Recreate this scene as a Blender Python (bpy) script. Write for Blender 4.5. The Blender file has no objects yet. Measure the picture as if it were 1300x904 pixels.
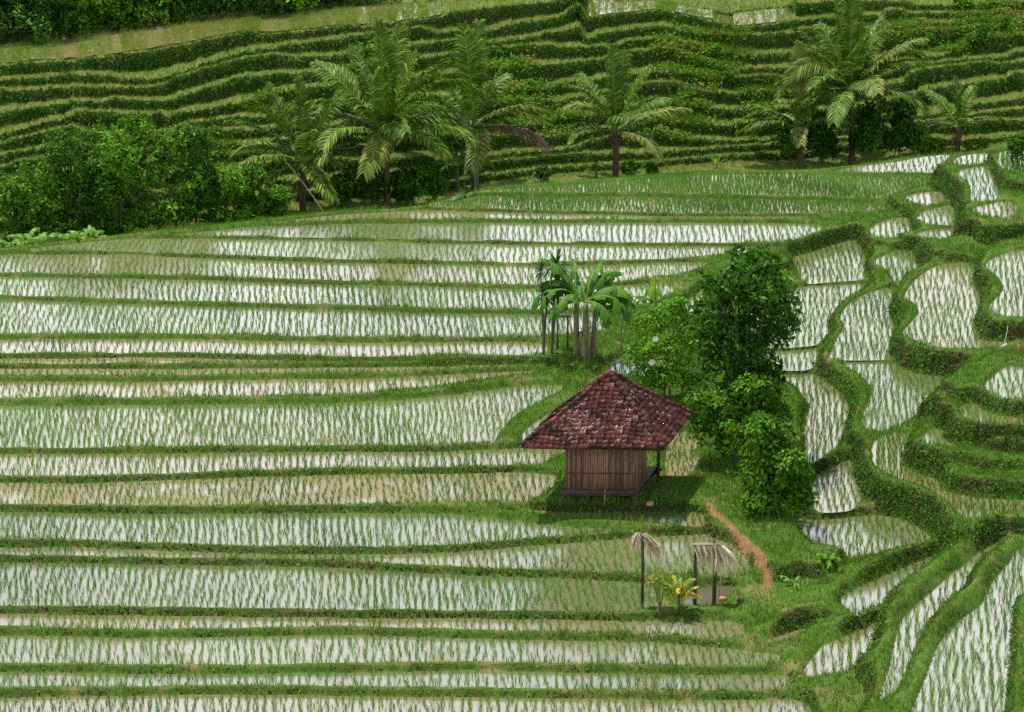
import bpy, math, random
import numpy as np
R = math.radians
PI = math.pi
C = bpy.context.scene.collection
sc = bpy.context.scene
random.seed(7)
rng = np.random.default_rng(11)

# ------------------------------------------------------------------ camera model (photo 1300 x 904)
F, TH, CH, CX, CY = 3687.0, R(14.87), 30.0, 650.0, 452.0
CT, ST = math.cos(TH), math.sin(TH)

def unproj(px, py, z):
    """ground point of elevation z seen at a photo pixel (arrays allowed)"""
    a = (np.asarray(px, float) - CX) / F
    b = (CY - np.asarray(py, float)) / F
    dy = CT + b * ST
    dz = -ST + b * CT
    t = (np.asarray(z, float) - CH) / dz
    return np.stack([a * t, dy * t, np.zeros_like(t) + np.asarray(z, float)], -1)

def proj(P):
    P = np.asarray(P, float)
    zc = P[..., 1] * CT + (CH - P[..., 2]) * ST
    v = (P[..., 2] - CH) * CT + P[..., 1] * ST
    return CX + F * P[..., 0] / zc, CY - F * v / zc, F / zc

cam = bpy.data.cameras.new('camera')
cam.sensor_width = 36.0
cam.lens = F / 1300.0 * 36.0
cam.clip_end = 6000.0
cam.clip_start = 0.5
camo = bpy.data.objects.new('camera', cam)
camo.location = (0, 0, CH)
camo.rotation_euler = (R(90) - TH, 0, 0)
C.objects.link(camo)
sc.camera = camo

# ------------------------------------------------------------------ helpers
def lin(r, g, b):
    f = lambda c: ((c / 255 + 0.055) / 1.055) ** 2.4 if c > 10 else c / 255 / 12.92
    return (f(r), f(g), f(b), 1.0)

def link(name, me, mat=None, parent=None):
    o = bpy.data.objects.new(name, me)
    C.objects.link(o)
    if mat is not None:
        me.materials.append(mat)
    if parent is not None:
        o.parent = parent
    return o

def mesh_np(name, V, faces, mat=None, parent=None, rnd=None, smooth=False, attrs=None):
    """faces: list of int arrays (n,k) - all linked as ONE mesh object"""
    me = bpy.data.meshes.new(name)
    V = np.asarray(V, np.float32)
    if not isinstance(faces, (list, tuple)):
        faces = [faces]
    faces = [np.asarray(f, np.int32) for f in faces if len(f)]
    nl = sum(f.size for f in faces)
    nf = sum(len(f) for f in faces)
    me.vertices.add(len(V)); me.vertices.foreach_set('co', V.ravel())
    me.loops.add(nl); me.loops.foreach_set('vertex_index', np.concatenate([f.ravel() for f in faces]))
    me.polygons.add(nf)
    st = []; s = 0
    for f in faces:
        k = f.shape[1]
        st.append(s + np.arange(len(f)) * k); s += f.size
    me.polygons.foreach_set('loop_start', np.concatenate(st).astype(np.int32))
    if smooth:
        me.polygons.foreach_set('use_smooth', np.ones(nf, bool))
    me.update(calc_edges=True)
    at = dict(attrs or {})
    if rnd is not None:
        at['rnd'] = rnd
    for k, a in at.items():
        d = me.attributes.new(k, 'FLOAT', 'POINT')
        d.data.foreach_set('value', np.asarray(a, np.float32))
    return link(name, me, mat, parent)

class MB:
    """collects shapes, builds one mesh object"""
    def __init__(s):
        s.V = []; s.F = {3: [], 4: []}; s.A = []; s.n = 0
    def add(s, V, F, rnd=0.5):
        V = np.asarray(V, float); F = np.asarray(F, int)
        s.V.append(V); s.F[F.shape[1]].append(F + s.n)
        s.A.append(np.full(len(V), rnd) if np.isscalar(rnd) else np.asarray(rnd)); s.n += len(V)
    def box(s, c, d, rot=None, rnd=0.5):
        c = np.asarray(c, float); d = np.asarray(d, float) / 2
        v = np.array([[x, y, z] for x in (-1, 1) for y in (-1, 1) for z in (-1, 1)], float) * d
        if rot is not None:
            v = v @ np.asarray(rot).T
        s.add(v + c, [[0, 1, 3, 2], [4, 6, 7, 5], [0, 4, 5, 1], [2, 3, 7, 6], [0, 2, 6, 4], [1, 5, 7, 3]], rnd)
    def tube(s, pts, rad, n=7, rnd=0.5, cap=True):
        pts = np.asarray(pts, float); m = len(pts)
        rad = np.full(m, rad) if np.isscalar(rad) else np.asarray(rad, float)
        T = np.gradient(pts, axis=0); T /= np.linalg.norm(T, axis=1)[:, None] + 1e-9
        ref = np.array([0, 0, 1.0]) if abs(T[:, 2]).mean() < 0.85 else np.array([1.0, 0, 0])
        A = np.cross(T, ref); A /= np.linalg.norm(A, axis=1)[:, None] + 1e-9
        B = np.cross(T, A)
        an = np.arange(n) / n * 2 * PI
        V = pts[:, None] + rad[:, None, None] * (np.cos(an)[None, :, None] * A[:, None] + np.sin(an)[None, :, None] * B[:, None])
        V = V.reshape(-1, 3)
        i = np.arange(m - 1)[:, None] * n; j = np.arange(n)[None]; k = (j + 1) % n
        Fq = np.stack([i + j, i + k, i + n + k, i + n + j], -1).reshape(-1, 4)
        s.add(V, Fq, rnd)
        if cap:
            c = np.array([pts[0], pts[-1]])
            b0 = s.n - m * n
            s.V.append(c); s.A.append(np.full(2, 0.5 if not np.isscalar(rnd) else rnd))
            a = np.arange(n); k = (a + 1) % n
            s.F[3].append(np.stack([b0 + k, b0 + a, np.full(n, s.n)], -1))
            s.F[3].append(np.stack([b0 + (m - 1) * n + a, b0 + (m - 1) * n + k, np.full(n, s.n + 1)], -1))
            s.n += 2
    def build(s, name, mat, parent=None, smooth=False):
        V = np.concatenate(s.V); A = np.concatenate(s.A)
        fs = [np.concatenate(s.F[k]) for k in (3, 4) if s.F[k]]
        return mesh_np(name, V, fs, mat, parent, A, smooth)

def thing(name, label, cat, loc=(0, 0, 0), rotz=0.0, group=None):
    o = bpy.data.objects.new(name, None)
    o.empty_display_size = 0.3
    C.objects.link(o)
    o.location = tuple(float(v) for v in loc); o.rotation_euler = (0, 0, rotz)
    o['label'] = label; o['category'] = cat
    if group: o['group'] = group
    return o

def tag(o, label, cat, group=None):
    o['label'] = label; o['category'] = cat
    if group: o['group'] = group
    return o

def struct(o):
    o['kind'] = 'structure'; return o

def stuff(o, label=None, cat=None):
    o['kind'] = 'stuff'
    if label: o['label'] = label
    if cat: o['category'] = cat
    return o

def noise1(x, seed, wl):
    """smooth 1-D noise in -1..1"""
    r = np.random.default_rng(seed)
    t = np.asarray(x, float) / wl + 1000.0
    i = np.floor(t).astype(int); f = t - i; f = f * f * (3 - 2 * f)
    tab = r.uniform(-1, 1, 4096)
    return tab[i % 4096] * (1 - f) + tab[(i + 1) % 4096] * f

def sstep(a, b, x):
    t = np.clip((x - a) / (b - a), 0, 1)
    return t * t * (3 - 2 * t)

# ------------------------------------------------------------------ materials
def new_mat(name):
    m = bpy.data.materials.new(name); m.use_nodes = True
    nt = m.node_tree; nt.nodes.clear()
    out = nt.nodes.new('ShaderNodeOutputMaterial')
    return m, nt, out

def N(nt, t, **kw):
    n = nt.nodes.new(t)
    for k, v in kw.items():
        if k.startswith('i_'):
            n.inputs[k[2:].replace('_', ' ')].default_value = v
        else:
            setattr(n, k, v)
    return n

def ramp(nt, fac, stops):
    r = nt.nodes.new('ShaderNodeValToRGB')
    e = r.color_ramp.elements
    while len(e) > 1: e.remove(e[-1])
    e[0].position = stops[0][0]; e[0].color = stops[0][1]
    for p, c in stops[1:]:
        x = e.new(p); x.color = c
    nt.links.new(fac, r.inputs['Fac'])
    return r

def mixc(nt, fac, a, b, mode='MIX'):
    m = nt.nodes.new('ShaderNodeMix'); m.data_type = 'RGBA'; m.blend_type = mode
    for s, v in ((m.inputs[0], fac), (m.inputs[6], a), (m.inputs[7], b)):
        if hasattr(v, 'is_linked') or isinstance(v, bpy.types.NodeSocket): nt.links.new(v, s)
        else: s.default_value = v
    return m.outputs[2]

def noise(nt, scale, detail=3, coord='Object', rough=0.55, stretch=None):
    tc = N(nt, 'ShaderNodeTexCoord'); o = tc.outputs[coord]
    if stretch:
        mp = N(nt, 'ShaderNodeMapping'); mp.inputs['Scale'].default_value = stretch
        nt.links.new(o, mp.inputs['Vector']); o = mp.outputs['Vector']
    n = N(nt, 'ShaderNodeTexNoise'); n.inputs['Scale'].default_value = scale
    n.inputs['Detail'].default_value = detail; n.inputs['Roughness'].default_value = rough
    nt.links.new(o, n.inputs['Vector'])
    return n.outputs['Fac']

def leaf_mat(name, stops, patch=None, transl=0.3, rough=0.45, spec=0.35, pscale=0.6):
    """foliage: colour by per-leaf 'rnd' attribute, broken up by a slow world-space noise"""
    m, nt, out = new_mat(name)
    a = N(nt, 'ShaderNodeAttribute', attribute_name='rnd')
    col = ramp(nt, a.outputs['Fac'], stops).outputs['Color']
    if patch is not None:
        g = N(nt, 'ShaderNodeNewGeometry')
        n = N(nt, 'ShaderNodeTexNoise'); n.inputs['Scale'].default_value = pscale; n.inputs['Detail'].default_value = 3
        nt.links.new(g.outputs['Position'], n.inputs['Vector'])
        f = ramp(nt, n.outputs['Fac'], [(0.45, (0, 0, 0, 1)), (0.68, (1, 1, 1, 1))]).outputs['Color']
        col = mixc(nt, f, col, patch)
    b = N(nt, 'ShaderNodeBsdfPrincipled')
    b.inputs['Roughness'].default_value = rough
    b.inputs['Specular IOR Level'].default_value = spec
    nt.links.new(col, b.inputs['Base Color'])
    t = N(nt, 'ShaderNodeBsdfTranslucent'); nt.links.new(col, t.inputs['Color'])
    mx = N(nt, 'ShaderNodeMixShader'); mx.inputs[0].default_value = transl
    nt.links.new(b.outputs[0], mx.inputs[1]); nt.links.new(t.outputs[0], mx.inputs[2])
    nt.links.new(mx.outputs[0], out.inputs[0])
    return m

def plain_mat(name, c1, c2, scale=6, rough=0.8, stretch=None, spec=0.2, bump=0.0):
    m, nt, out = new_mat(name)
    n = noise(nt, scale, 4, stretch=stretch)
    a = N(nt, 'ShaderNodeAttribute', attribute_name='rnd')
    mm = N(nt, 'ShaderNodeMath', operation='MULTIPLY_ADD'); nt.links.new(a.outputs['Fac'], mm.inputs[0])
    mm.inputs[1].default_value = 0.5
    nt.links.new(n, mm.inputs[2])
    col = ramp(nt, mm.outputs[0], [(0.45, c1), (1.0, c2)]).outputs['Color']
    b = N(nt, 'ShaderNodeBsdfPrincipled'); b.inputs['Roughness'].default_value = rough
    b.inputs['Specular IOR Level'].default_value = spec
    nt.links.new(col, b.inputs['Base Color'])
    if bump:
        bp = N(nt, 'ShaderNodeBump'); bp.inputs['Strength'].default_value = bump; bp.inputs['Distance'].default_value = 0.02
        nt.links.new(n, bp.inputs['Height']); nt.links.new(bp.outputs[0], b.inputs['Normal'])
    nt.links.new(b.outputs[0], out.inputs[0])
    return m

G = lambda r, g, b: (r, g, b, 1)
M = {}
M['grass'] = leaf_mat('grass', [(0, G(.026, .10, .002)), (.5, G(.075, .25, .004)), (.85, G(.15, .37, .008)), (1, G(.26, .30, .03))],
                      patch=G(.11, .19, .010), transl=.25, pscale=.55)
M['hill_grass'] = leaf_mat('hill_grass', [(0, G(.05, .15, .006)), (.5, G(.14, .27, .012)), (1, G(.31, .35, .045))],
                           patch=G(.26, .27, .045), transl=.25, pscale=.16)
M['cover'] = leaf_mat('cover_leaf', [(0, G(.015, .055, .003)), (.6, G(.045, .135, .007)), (1, G(.13, .26, .018))],
                    patch=G(.06, .065, .015), transl=.2, pscale=.9, rough=.65, spec=.12)
M['rice'] = leaf_mat('rice_blade', [(0, G(.035, .15, .008)), (.55, G(.085, .26, .018)), (1, G(.20, .37, .05))], transl=.38, patch=G(.14, .28, .03), pscale=.12)
M['palm'] = leaf_mat('palm_leaflet', [(0, G(.028, .085, .005)), (.55, G(.085, .18, .011)), (1, G(.32, .37, .04))], transl=.25, rough=.5, spec=.2)
M['palm_yellow'] = leaf_mat('palm_leaflet_yellow', [(0, G(.07, .14, .015)), (.6, G(.17, .22, .03)), (1, G(.35, .30, .06))], transl=.3, rough=.45, spec=.25)
M['palm_dead'] = leaf_mat('palm_leaflet_dead', [(0, G(.12, .07, .04)), (1, G(.30, .20, .12))], transl=.2)
M['banana'] = leaf_mat('banana_leaf', [(0, G(.018, .075, .006)), (.55, G(.05, .165, .012)), (1, G(.16, .30, .025))], transl=.3, rough=.55, spec=.15)
M['banana_light'] = leaf_mat('banana_leaf_light', [(0, G(.10, .25, .02)), (1, G(.30, .45, .05))], transl=.4, rough=.35)
M['dracaena'] = leaf_mat('dracaena_leaf', [(0, G(.02, .07, .008)), (1, G(.06, .16, .02))], transl=.2, rough=.35)
M['tree_dark'] = leaf_mat('tree_dark_leaf', [(0, G(.010, .048, .002)), (.55, G(.030, .105, .004)), (1, G(.14, .31, .012))], transl=.25, rough=.62, spec=.12)
M['bush'] = leaf_mat('bush_leaf', [(0, G(.018, .07, .002)), (.5, G(.058, .17, .005)), (1, G(.22, .40, .014))], transl=.28, rough=.62, spec=.12)
M['bush_light'] = leaf_mat('bush_light_leaf', [(0, G(.04, .14, .006)), (.6, G(.095, .25, .010)), (1, G(.24, .42, .03))], transl=.32, rough=.65, spec=.1)
M['broad'] = leaf_mat('broad_leaf', [(0, G(.04, .15, .006)), (.6, G(.10, .27, .012)), (1, G(.26, .42, .03))], transl=.35)
M['croton'] = leaf_mat('croton_leaf', [(0, G(.05, .15, .01)), (.5, G(.20, .27, .015)), (1, G(.48, .32, .02))], transl=.3)
M['bark'] = plain_mat('bark', G(.05, .04, .028), G(.16, .13, .10), 8, .9, (1, 1, 3))
M['palm_bark'] = plain_mat('palm_bark', G(.035, .022, .014), G(.13, .09, .06), 6, .9, (1, 1, 4))
M['stem_pale'] = plain_mat('pale_stalk', G(.30, .28, .16), G(.55, .50, .34), 6, .7)
M['midrib'] = plain_mat('midrib', G(.09, .17, .03), G(.22, .28, .07), 5, .6)
M['banana_stem'] = plain_mat('banana_stem', G(.05, .045, .02), G(.22, .20, .11), 6, .7, (1, 1, .4))
M['straw'] = leaf_mat('straw', [(0, G(.34, .26, .15)), (.5, G(.60, .50, .34)), (1, G(.82, .74, .58))], transl=.15)
M['post'] = plain_mat('old_post', G(.022, .024, .018), G(.09, .085, .06), 10, .85, (1, 1, .3))
M['stick'] = plain_mat('bamboo_stick', G(.10, .08, .05), G(.28, .22, .14), 10, .8)
M['wood'] = plain_mat('old_wood', G(.035, .024, .017), G(.13, .09, .065), 9, .85, (1, 1, .2))
M['flower'] = plain_mat('white_petal', G(.75, .72, .60), G(.85, .83, .75), 6, .6)
M['red_flower'] = plain_mat('red_petal', G(.45, .05, .03), G(.65, .14, .05), 6, .6)
M['cloth_pink'] = plain_mat('pink_cloth', G(.75, .25, .32), G(.85, .66, .68), 3, .8)
M['white_sack'] = plain_mat('white_sack', G(.55, .55, .52), G(.80, .79, .76), 5, .7)
M['rock'] = plain_mat('rock', G(.05, .035, .025), G(.16, .12, .09), 5, .9, bump=.5)
M['husk'] = plain_mat('husk', G(.30, .17, .05), G(.50, .32, .12), 5, .9)
M['orange'] = plain_mat('orange_cloth', G(.55, .12, .03), G(.70, .22, .06), 5, .8)
M['pot'] = plain_mat('clay', G(.30, .13, .06), G(.42, .22, .11), 4, .9)

def terrain_mat(name='terrain_soil_and_turf', hill=False):
    m, nt, out = new_mat(name)
    g = N(nt, 'ShaderNodeNewGeometry')
    sep = N(nt, 'ShaderNodeSeparateXYZ'); nt.links.new(g.outputs['True Normal'], sep.inputs[0])
    n1 = noise(nt, .9, 5); n2 = noise(nt, 7, 4); n3 = noise(nt, .25, 3)
    turf = ramp(nt, n2, [(.25, G(.028, .07, .009)), (.55, G(.055, .115, .014)), (.8, G(.11, .13, .03))]).outputs['Color']
    turf = mixc(nt, ramp(nt, n1, [(.52, G(0, 0, 0)), (.72, G(1, 1, 1))]).outputs['Color'], turf, G(.15, .13, .05))
    soil = ramp(nt, n2, [(.3, G(.024, .038, .008)), (.6, G(.05, .055, .016)), (.85, G(.12, .075, .035))]).outputs['Color']
    if hill:
        soil = ramp(nt, n2, [(.3, G(.012, .032, .005)), (.65, G(.03, .06, .010)), (.9, G(.07, .06, .02))]).outputs['Color']
        turf = mixc(nt, .6, turf, G(.15, .16, .045))
    add = N(nt, 'ShaderNodeMath', operation='ADD'); nt.links.new(sep.outputs['Z'], add.inputs[0])
    k = N(nt, 'ShaderNodeMath', operation='MULTIPLY_ADD'); nt.links.new(n1, k.inputs[0]); k.inputs[1].default_value = .4; k.inputs[2].default_value = -.2
    nt.links.new(k.outputs[0], add.inputs[1])
    f = ramp(nt, add.outputs[0], [(.62, G(0, 0, 0)), (.88, G(1, 1, 1))]).outputs['Color']
    col = mixc(nt, f, soil, turf)
    if not hill:
        da = N(nt, 'ShaderNodeAttribute', attribute_name='dirt')
        col = mixc(nt, da.outputs['Fac'], col, G(.20, .11, .05))
    b = N(nt, 'ShaderNodeBsdfPrincipled'); b.inputs['Roughness'].default_value = .95; b.inputs['Specular IOR Level'].default_value = .1
    nt.links.new(col, b.inputs['Base Color'])
    bp = N(nt, 'ShaderNodeBump'); bp.inputs['Strength'].default_value = .6; bp.inputs['Distance'].default_value = .05
    nt.links.new(n2, bp.inputs['Height']); nt.links.new(bp.outputs[0], b.inputs['Normal'])
    nt.links.new(b.outputs[0], out.inputs[0])
    return m
M['terrain'] = terrain_mat(); M['hill'] = terrain_mat('hillside_turf', True)

def path_mat():
    return plain_mat('trodden_red_earth', G(.15, .078, .038), G(.27, .145, .072), 3.5, .95, bump=.6)
M['path'] = path_mat()

def water_mat(name, mudc, mudc2, wet, ior):
    """shallow muddy paddy water: turbid brown body under a mirror surface; wet<1 leaves bare mud patches"""
    m, nt, out = new_mat(name)
    n1 = noise(nt, .55, 4); n2 = noise(nt, 4, 4)
    col = mixc(nt, n2, mudc, mudc2)
    d = N(nt, 'ShaderNodeBsdfDiffuse'); nt.links.new(col, d.inputs['Color'])
    gl = N(nt, 'ShaderNodeBsdfGlossy'); gl.inputs['Roughness'].default_value = .15
    gl.inputs['Color'].default_value = (1, 1, 1, 1)
    nb = noise(nt, 3, 2)
    bp = N(nt, 'ShaderNodeBump'); bp.inputs['Strength'].default_value = .02; bp.inputs['Distance'].default_value = .05
    nt.links.new(nb, bp.inputs['Height']); nt.links.new(bp.outputs[0], gl.inputs['Normal'])
    fr = N(nt, 'ShaderNodeFresnel'); fr.inputs['IOR'].default_value = ior
    fac = fr.outputs[0]
    if wet < 1:
        w = ramp(nt, n1, [(1 - wet - .08, G(0, 0, 0)), (1 - wet + .08, G(1, 1, 1))]).outputs['Color']
        w2 = N(nt, 'ShaderNodeMath', operation='MULTIPLY_ADD'); nt.links.new(w, w2.inputs[0]); w2.inputs[1].default_value = .8; w2.inputs[2].default_value = .2
        mm = N(nt, 'ShaderNodeMath', operation='MULTIPLY'); nt.links.new(fac, mm.inputs[0]); nt.links.new(w2.outputs[0], mm.inputs[1])
        fac = mm.outputs[0]
    mx = N(nt, 'ShaderNodeMixShader'); nt.links.new(fac, mx.inputs[0])
    nt.links.new(d.outputs[0], mx.inputs[1]); nt.links.new(gl.outputs[0], mx.inputs[2])
    nt.links.new(mx.outputs[0], out.inputs[0])
    return m
M['water'] = water_mat('paddy_water', G(.19, .155, .08), G(.135, .125, .055), .84, 3.3)
M['water_b'] = water_mat('paddy_water_clouded', G(.18, .16, .09), G(.12, .125, .06), .66, 3.2)
M['water_c'] = water_mat('paddy_water_clear', G(.15, .14, .07), G(.10, .11, .05), .95, 3.3)
M['muddy'] = water_mat('half_drained_paddy', G(.22, .165, .085), G(.15, .125, .055), .62, 3.0)
M['pond'] = water_mat('silty_pond', G(.09, .085, .045), G(.065, .07, .03), .45, 2.0)
M['mud'] = water_mat('paddy_mud', G(.20, .165, .095), G(.145, .13, .06), .44, 2.7)

# ------------------------------------------------------------------ light
world = bpy.data.worlds.new('World'); sc.world = world; world.use_nodes = True
wn = world.node_tree; wn.nodes.clear()
SUN = np.array([-0.24, 0.17, 1.0]); SUN /= np.linalg.norm(SUN)
sky = N(wn, 'ShaderNodeTexSky', sky_type='NISHITA', sun_disc=False)
sky.sun_elevation = math.asin(SUN[2]); sky.sun_rotation = math.atan2(SUN[0], SUN[1])
sky.air_density = 1.2; sky.dust_density = 4.0; sky.ozone_density = 1.0; sky.altitude = 300
bg = N(wn, 'ShaderNodeBackground'); bg.inputs['Strength'].default_value = 0.07
# bright tropical cloud deck broken by blue
tc = N(wn, 'ShaderNodeTexCoord')
mp = N(wn, 'ShaderNodeMapping'); mp.inputs['Scale'].default_value = (1.2, 1.2, 4.0)
wn.links.new(tc.outputs['Generated'], mp.inputs['Vector'])
cn = N(wn, 'ShaderNodeTexNoise'); cn.inputs['Scale'].default_value = 1.6; cn.inputs['Detail'].default_value = 6
wn.links.new(mp.outputs[0], cn.inputs['Vector'])
cf = ramp(wn, cn.outputs['Fac'], [(.34, G(0, 0, 0)), (.52, G(1, 1, 1))]).outputs['Color']
sx_ = N(wn, 'ShaderNodeSeparateXYZ'); wn.links.new(tc.outputs['Generated'], sx_.inputs[0])
lowf = ramp(wn, sx_.outputs['Z'], [(.36, G(1, 1, 1)), (.62, G(.06, .06, .06))]).outputs['Color']
cf = mixc(wn, 1.0, cf, lowf, 'MULTIPLY')
cc = mixc(wn, cf, sky.outputs['Color'], G(21.5, 21.8, 24.0))
wn.links.new(cc, bg.inputs['Color'])
wo = N(wn, 'ShaderNodeOutputWorld'); wn.links.new(bg.outputs[0], wo.inputs[0])
sl = bpy.data.lights.new('sun', 'SUN'); sl.energy = 5.0; sl.angle = R(.53); sl.color = (1, .955, .88)
so = bpy.data.objects.new('sun', sl); C.objects.link(so)
from mathutils import Vector
so.rotation_euler = Vector(SUN).to_track_quat('Z', 'Y').to_euler()
sc.view_settings.view_transform = 'Standard'; sc.view_settings.look = 'None'
sc.view_settings.exposure = 0.42; sc.view_settings.gamma = 1.0
sc.cycles.max_bounces = 6; sc.cycles.diffuse_bounces = 3; sc.cycles.glossy_bounces = 3
sc.cycles.transmission_bounces = 3; sc.cycles.transparent_max_bounces = 4
sc.cycles.use_denoising = False

# ------------------------------------------------------------------ paddies traced on the ground
FAR = np.array([(-400, 344), (0, 317), (44, 311), (150, 300), (190, 295), (300, 284), (420, 270), (500, 266), (540, 262), (606, 243), (660, 236),
                (840, 223), (900, 219), (1040, 216), (1100, 209), (1140, 203), (1178, 199), (1257, 194), (1320, 188), (1700, 165)], float)
far_y = lambda x: np.interp(x, FAR[:, 0], FAR[:, 1])
B = {   # low earth banks between the left-hand paddies: centre lines
 'edge': [(-400, 344), (0, 317), (44, 311), (150, 300.5), (190, 296), (300, 285), (420, 271), (500, 267), (540, 265), (860, 273.5), (1046, 273.5)],
 'e2': [(180, 299), (300, 288), (400, 283), (637, 281), (840, 281.5), (1043, 282)],
 'g1': [(560, 256), (606, 246.5), (840, 249), (1043, 253), (1130, 257)],
 2: [(-400, 345), (0, 318.5), (44, 312.5), (150, 302), (240, 301), (440, 304), (569, 307), (840, 311), (995, 311), (1045, 297)],
 3: [(-400, 322), (0, 321), (150, 321), (240, 325), (440, 332), (552, 333), (684, 336), (782, 334), (860, 331), (928, 328), (990, 320)],
 4: [(-400, 345), (0, 349), (237, 353), (440, 360), (535, 361), (650, 365), (720, 364), (782, 361), (860, 353), (894, 345), (930, 335)],
 5: [(-400, 372), (0, 378), (135, 382.5), (271, 387), (440, 391), (535, 395), (603, 396), (700, 397), (759, 395), (816, 390), (860, 383)],
 6: [(-400, 429), (0, 428), (203, 427.5), (440, 432), (569, 432), (688, 431), (725, 428)],
 7: [(-400, 453), (0, 452), (203, 451), (440, 456), (569, 456), (740, 455)],
 '7b': [(-400, 466), (0, 465.5), (203, 465.5), (400, 464), (535, 463), (671, 460), (740, 459)],
 8: [(-400, 483), (0, 481.6), (169, 482), (338, 479), (440, 478), (501, 476.6), (603, 471.5), (732, 465)],
 9: [(-400, 510), (0, 510), (237, 509), (400, 507), (468, 503.7), (569, 494), (637, 483), (704, 475), (730, 472)],
 '9b': [(-400, 512), (0, 512), (237, 511), (400, 510), (500, 505), (569, 499), (657, 487), (704, 484), (730, 484)],
 10: [(-400, 574), (0, 573), (137, 573), (240, 571.5), (440, 570), (537, 570), (664, 566), (730, 564)],
 11: [(-400, 607), (0, 609), (103, 610), (206, 606), (309, 602), (440, 598.5), (537, 598), (688, 595), (714, 584), (730, 580)],
 12: [(-400, 641), (0, 645), (171, 647.5), (440, 645.5), (571, 643), (640, 643), (840, 644), (900, 645)],
 '12b': [(-400, 642), (0, 646), (171, 648.5), (440, 647), (571, 648.6), (654, 657), (709, 664), (794, 669), (840, 671), (893, 672)],
 13: [(-400, 689), (0, 690), (103, 690), (206, 694), (343, 699), (503, 699), (571, 697), (674, 688), (777, 680.5), (840, 676.5), (893, 674)],
 14: [(-400, 707), (0, 709), (171, 712), (343, 714), (440, 716), (503, 721), (606, 726), (709, 729), (794, 733), (882, 736), (960, 735)],
 15: [(-400, 774), (0, 774), (240, 776.5), (440, 779), (571, 780), (709, 781), (840, 784), (955, 782), (990, 778)],
 16: [(-400, 800), (0, 801), (171, 805), (274, 804), (440, 801), (606, 806), (709, 808), (840, 811), (960, 822)],
 17: [(-400, 850), (0, 848), (300, 851), (600, 846), (900, 852), (1010, 850)],
 18: [(-400, 879), (0, 880), (300, 876), (600, 880), (900, 884), (1040, 880)],
 19: [(-400, 965), (0, 960), (600, 962), (1040, 958)],
}
B = {k: np.array(v, float) for k, v in B.items()}
hw = lambda y: 1.9 + np.clip(y - 280, -80, 700) * 0.0060

def band(top, bot, xa, xb, tadd=0.0, badd=0.0, rnd_end=True):
    xs = np.concatenate([np.arange(xa, xb - 60, 22.0), np.arange(xb - 60, xb + 8, 5.0)])
    t = np.interp(xs, B[top][:, 0], B[top][:, 1]); b = np.interp(xs, B[bot][:, 0], B[bot][:, 1])
    wob = noise1(xs, 91 + int(xb) % 17, 30) * .6
    t = t + hw(t) + tadd + wob; b = b - hw(b) - badd + wob
    k = b - t > 1.0
    xs, t, b = xs[k], t[k], b[k]
    q = np.clip(1 - (xb + 8 - xs) / 45.0, 0, 1)       # rounded right end
    q = q if rnd_end else q * 0
    sh = (1 - np.sqrt(1 - q * q * .96)) * (b - t) * .5
    t, b = t + sh, b - sh
    # rounded right end
    return [tuple(p) for p in np.stack([xs, t], 1)] + [tuple(p) for p in np.stack([xs, b], 1)[::-1]]

def chaikin(P, n=2):
    P = np.asarray(P, float)
    for _ in range(n):
        Q = np.roll(P, -1, 0)
        P = np.stack([P * .75 + Q * .25, P * .25 + Q * .75], 1).reshape(-1, 2)
    return P

def catmull(P, m=4):
    P = np.asarray(P, float); A, Bq, Cq, D = np.roll(P, 1, 0), P, np.roll(P, -1, 0), np.roll(P, -2, 0)
    out = []
    for k in range(m):
        t = k / m
        out.append(.5 * ((2 * Bq) + (Cq - A) * t + (2 * A - 5 * Bq + 4 * Cq - D) * t * t + (3 * Bq - A - 3 * Cq + D) * t ** 3))
    return np.stack(out, 1).reshape(-1, 2)

FIELDS = []   # dict: poly px, z, mat, rice density, lean
def field(poly, z, mat='water', rice=1.0, hgt=1.0, sm=True, drop=0.0, pad=False):
    P = catmull(poly, 4) if sm else np.asarray(poly, float)
    FIELDS.append(dict(px=P, z=z, mat=mat, rice=rice, h=hgt, pad=pad, P=unproj(P[:, 0], P[:, 1], z)))

L = -380
field(band(2, 3, L, 985), .80, 'water', .8, .8, sm=False)
field(band('e2', 2, 195, 1040), .90, 'water', .75, .8, sm=False)
field(band('edge', 'e2', 300, 1040), .96, 'water', .6, .7, sm=False)
field(band('g1', 'edge', 545, 1125), 1.05, 'muddy', 2.0, 1.1, sm=False)
field([(575, 255), (612, 242), (664, 238.5), (840, 226), (900, 222), (1035, 219.5), (1060, 222), (1100, 224.5), (1192, 223.5), (1192, 239),
       (1160, 244), (1145, 249), (1128, 253), (1043, 250.5), (840, 246.5), (606, 245)], 1.14, 'muddy', 2.0, 1.15)
field(band(3, 4, L, 895), .70, 'water', .9, .85, sm=False)
field(band(4, 5, L, 850), .62, 'water', .9, .9, sm=False)
field(band(5, 6, L, 768), .54, 'water', .9, .9, sm=False)
field(band(6, 7, L, 690), .47, 'water', .75, .9, sm=False)
field(band(7, '7b', L, 725), .36, 'mud', .8, .9, sm=False)
field(band('7b', 8, L, 715), .27, 'mud', .8, .9, sm=False)
field(band(8, 9, L, 690), .20, 'muddy', .9, .95, sm=False)
x9 = [(x, y) for x, y in band('9b', 10, L, 640, rnd_end=False)]
n9 = len(x9) // 2
field(x9[:n9] + [(660, 491), (690, 489), (715, 490), (712, 496), (690, 508), (662, 522), (645, 536), (633, 552), (628, 562)] + x9[n9:], .10, 'water', 1.15, 1.0, sm=False)
field([(664, 561), (666, 547), (688, 530), (716, 515), (745, 508), (765, 520), (765, 545), (722, 560)], .12, 'water', .9)
field(band(10, 11, L, 715), .0, 'water', .85, sm=False)
field(band(11, 12, L, 700), -.12, 'mud', 1.0, sm=False)
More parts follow.
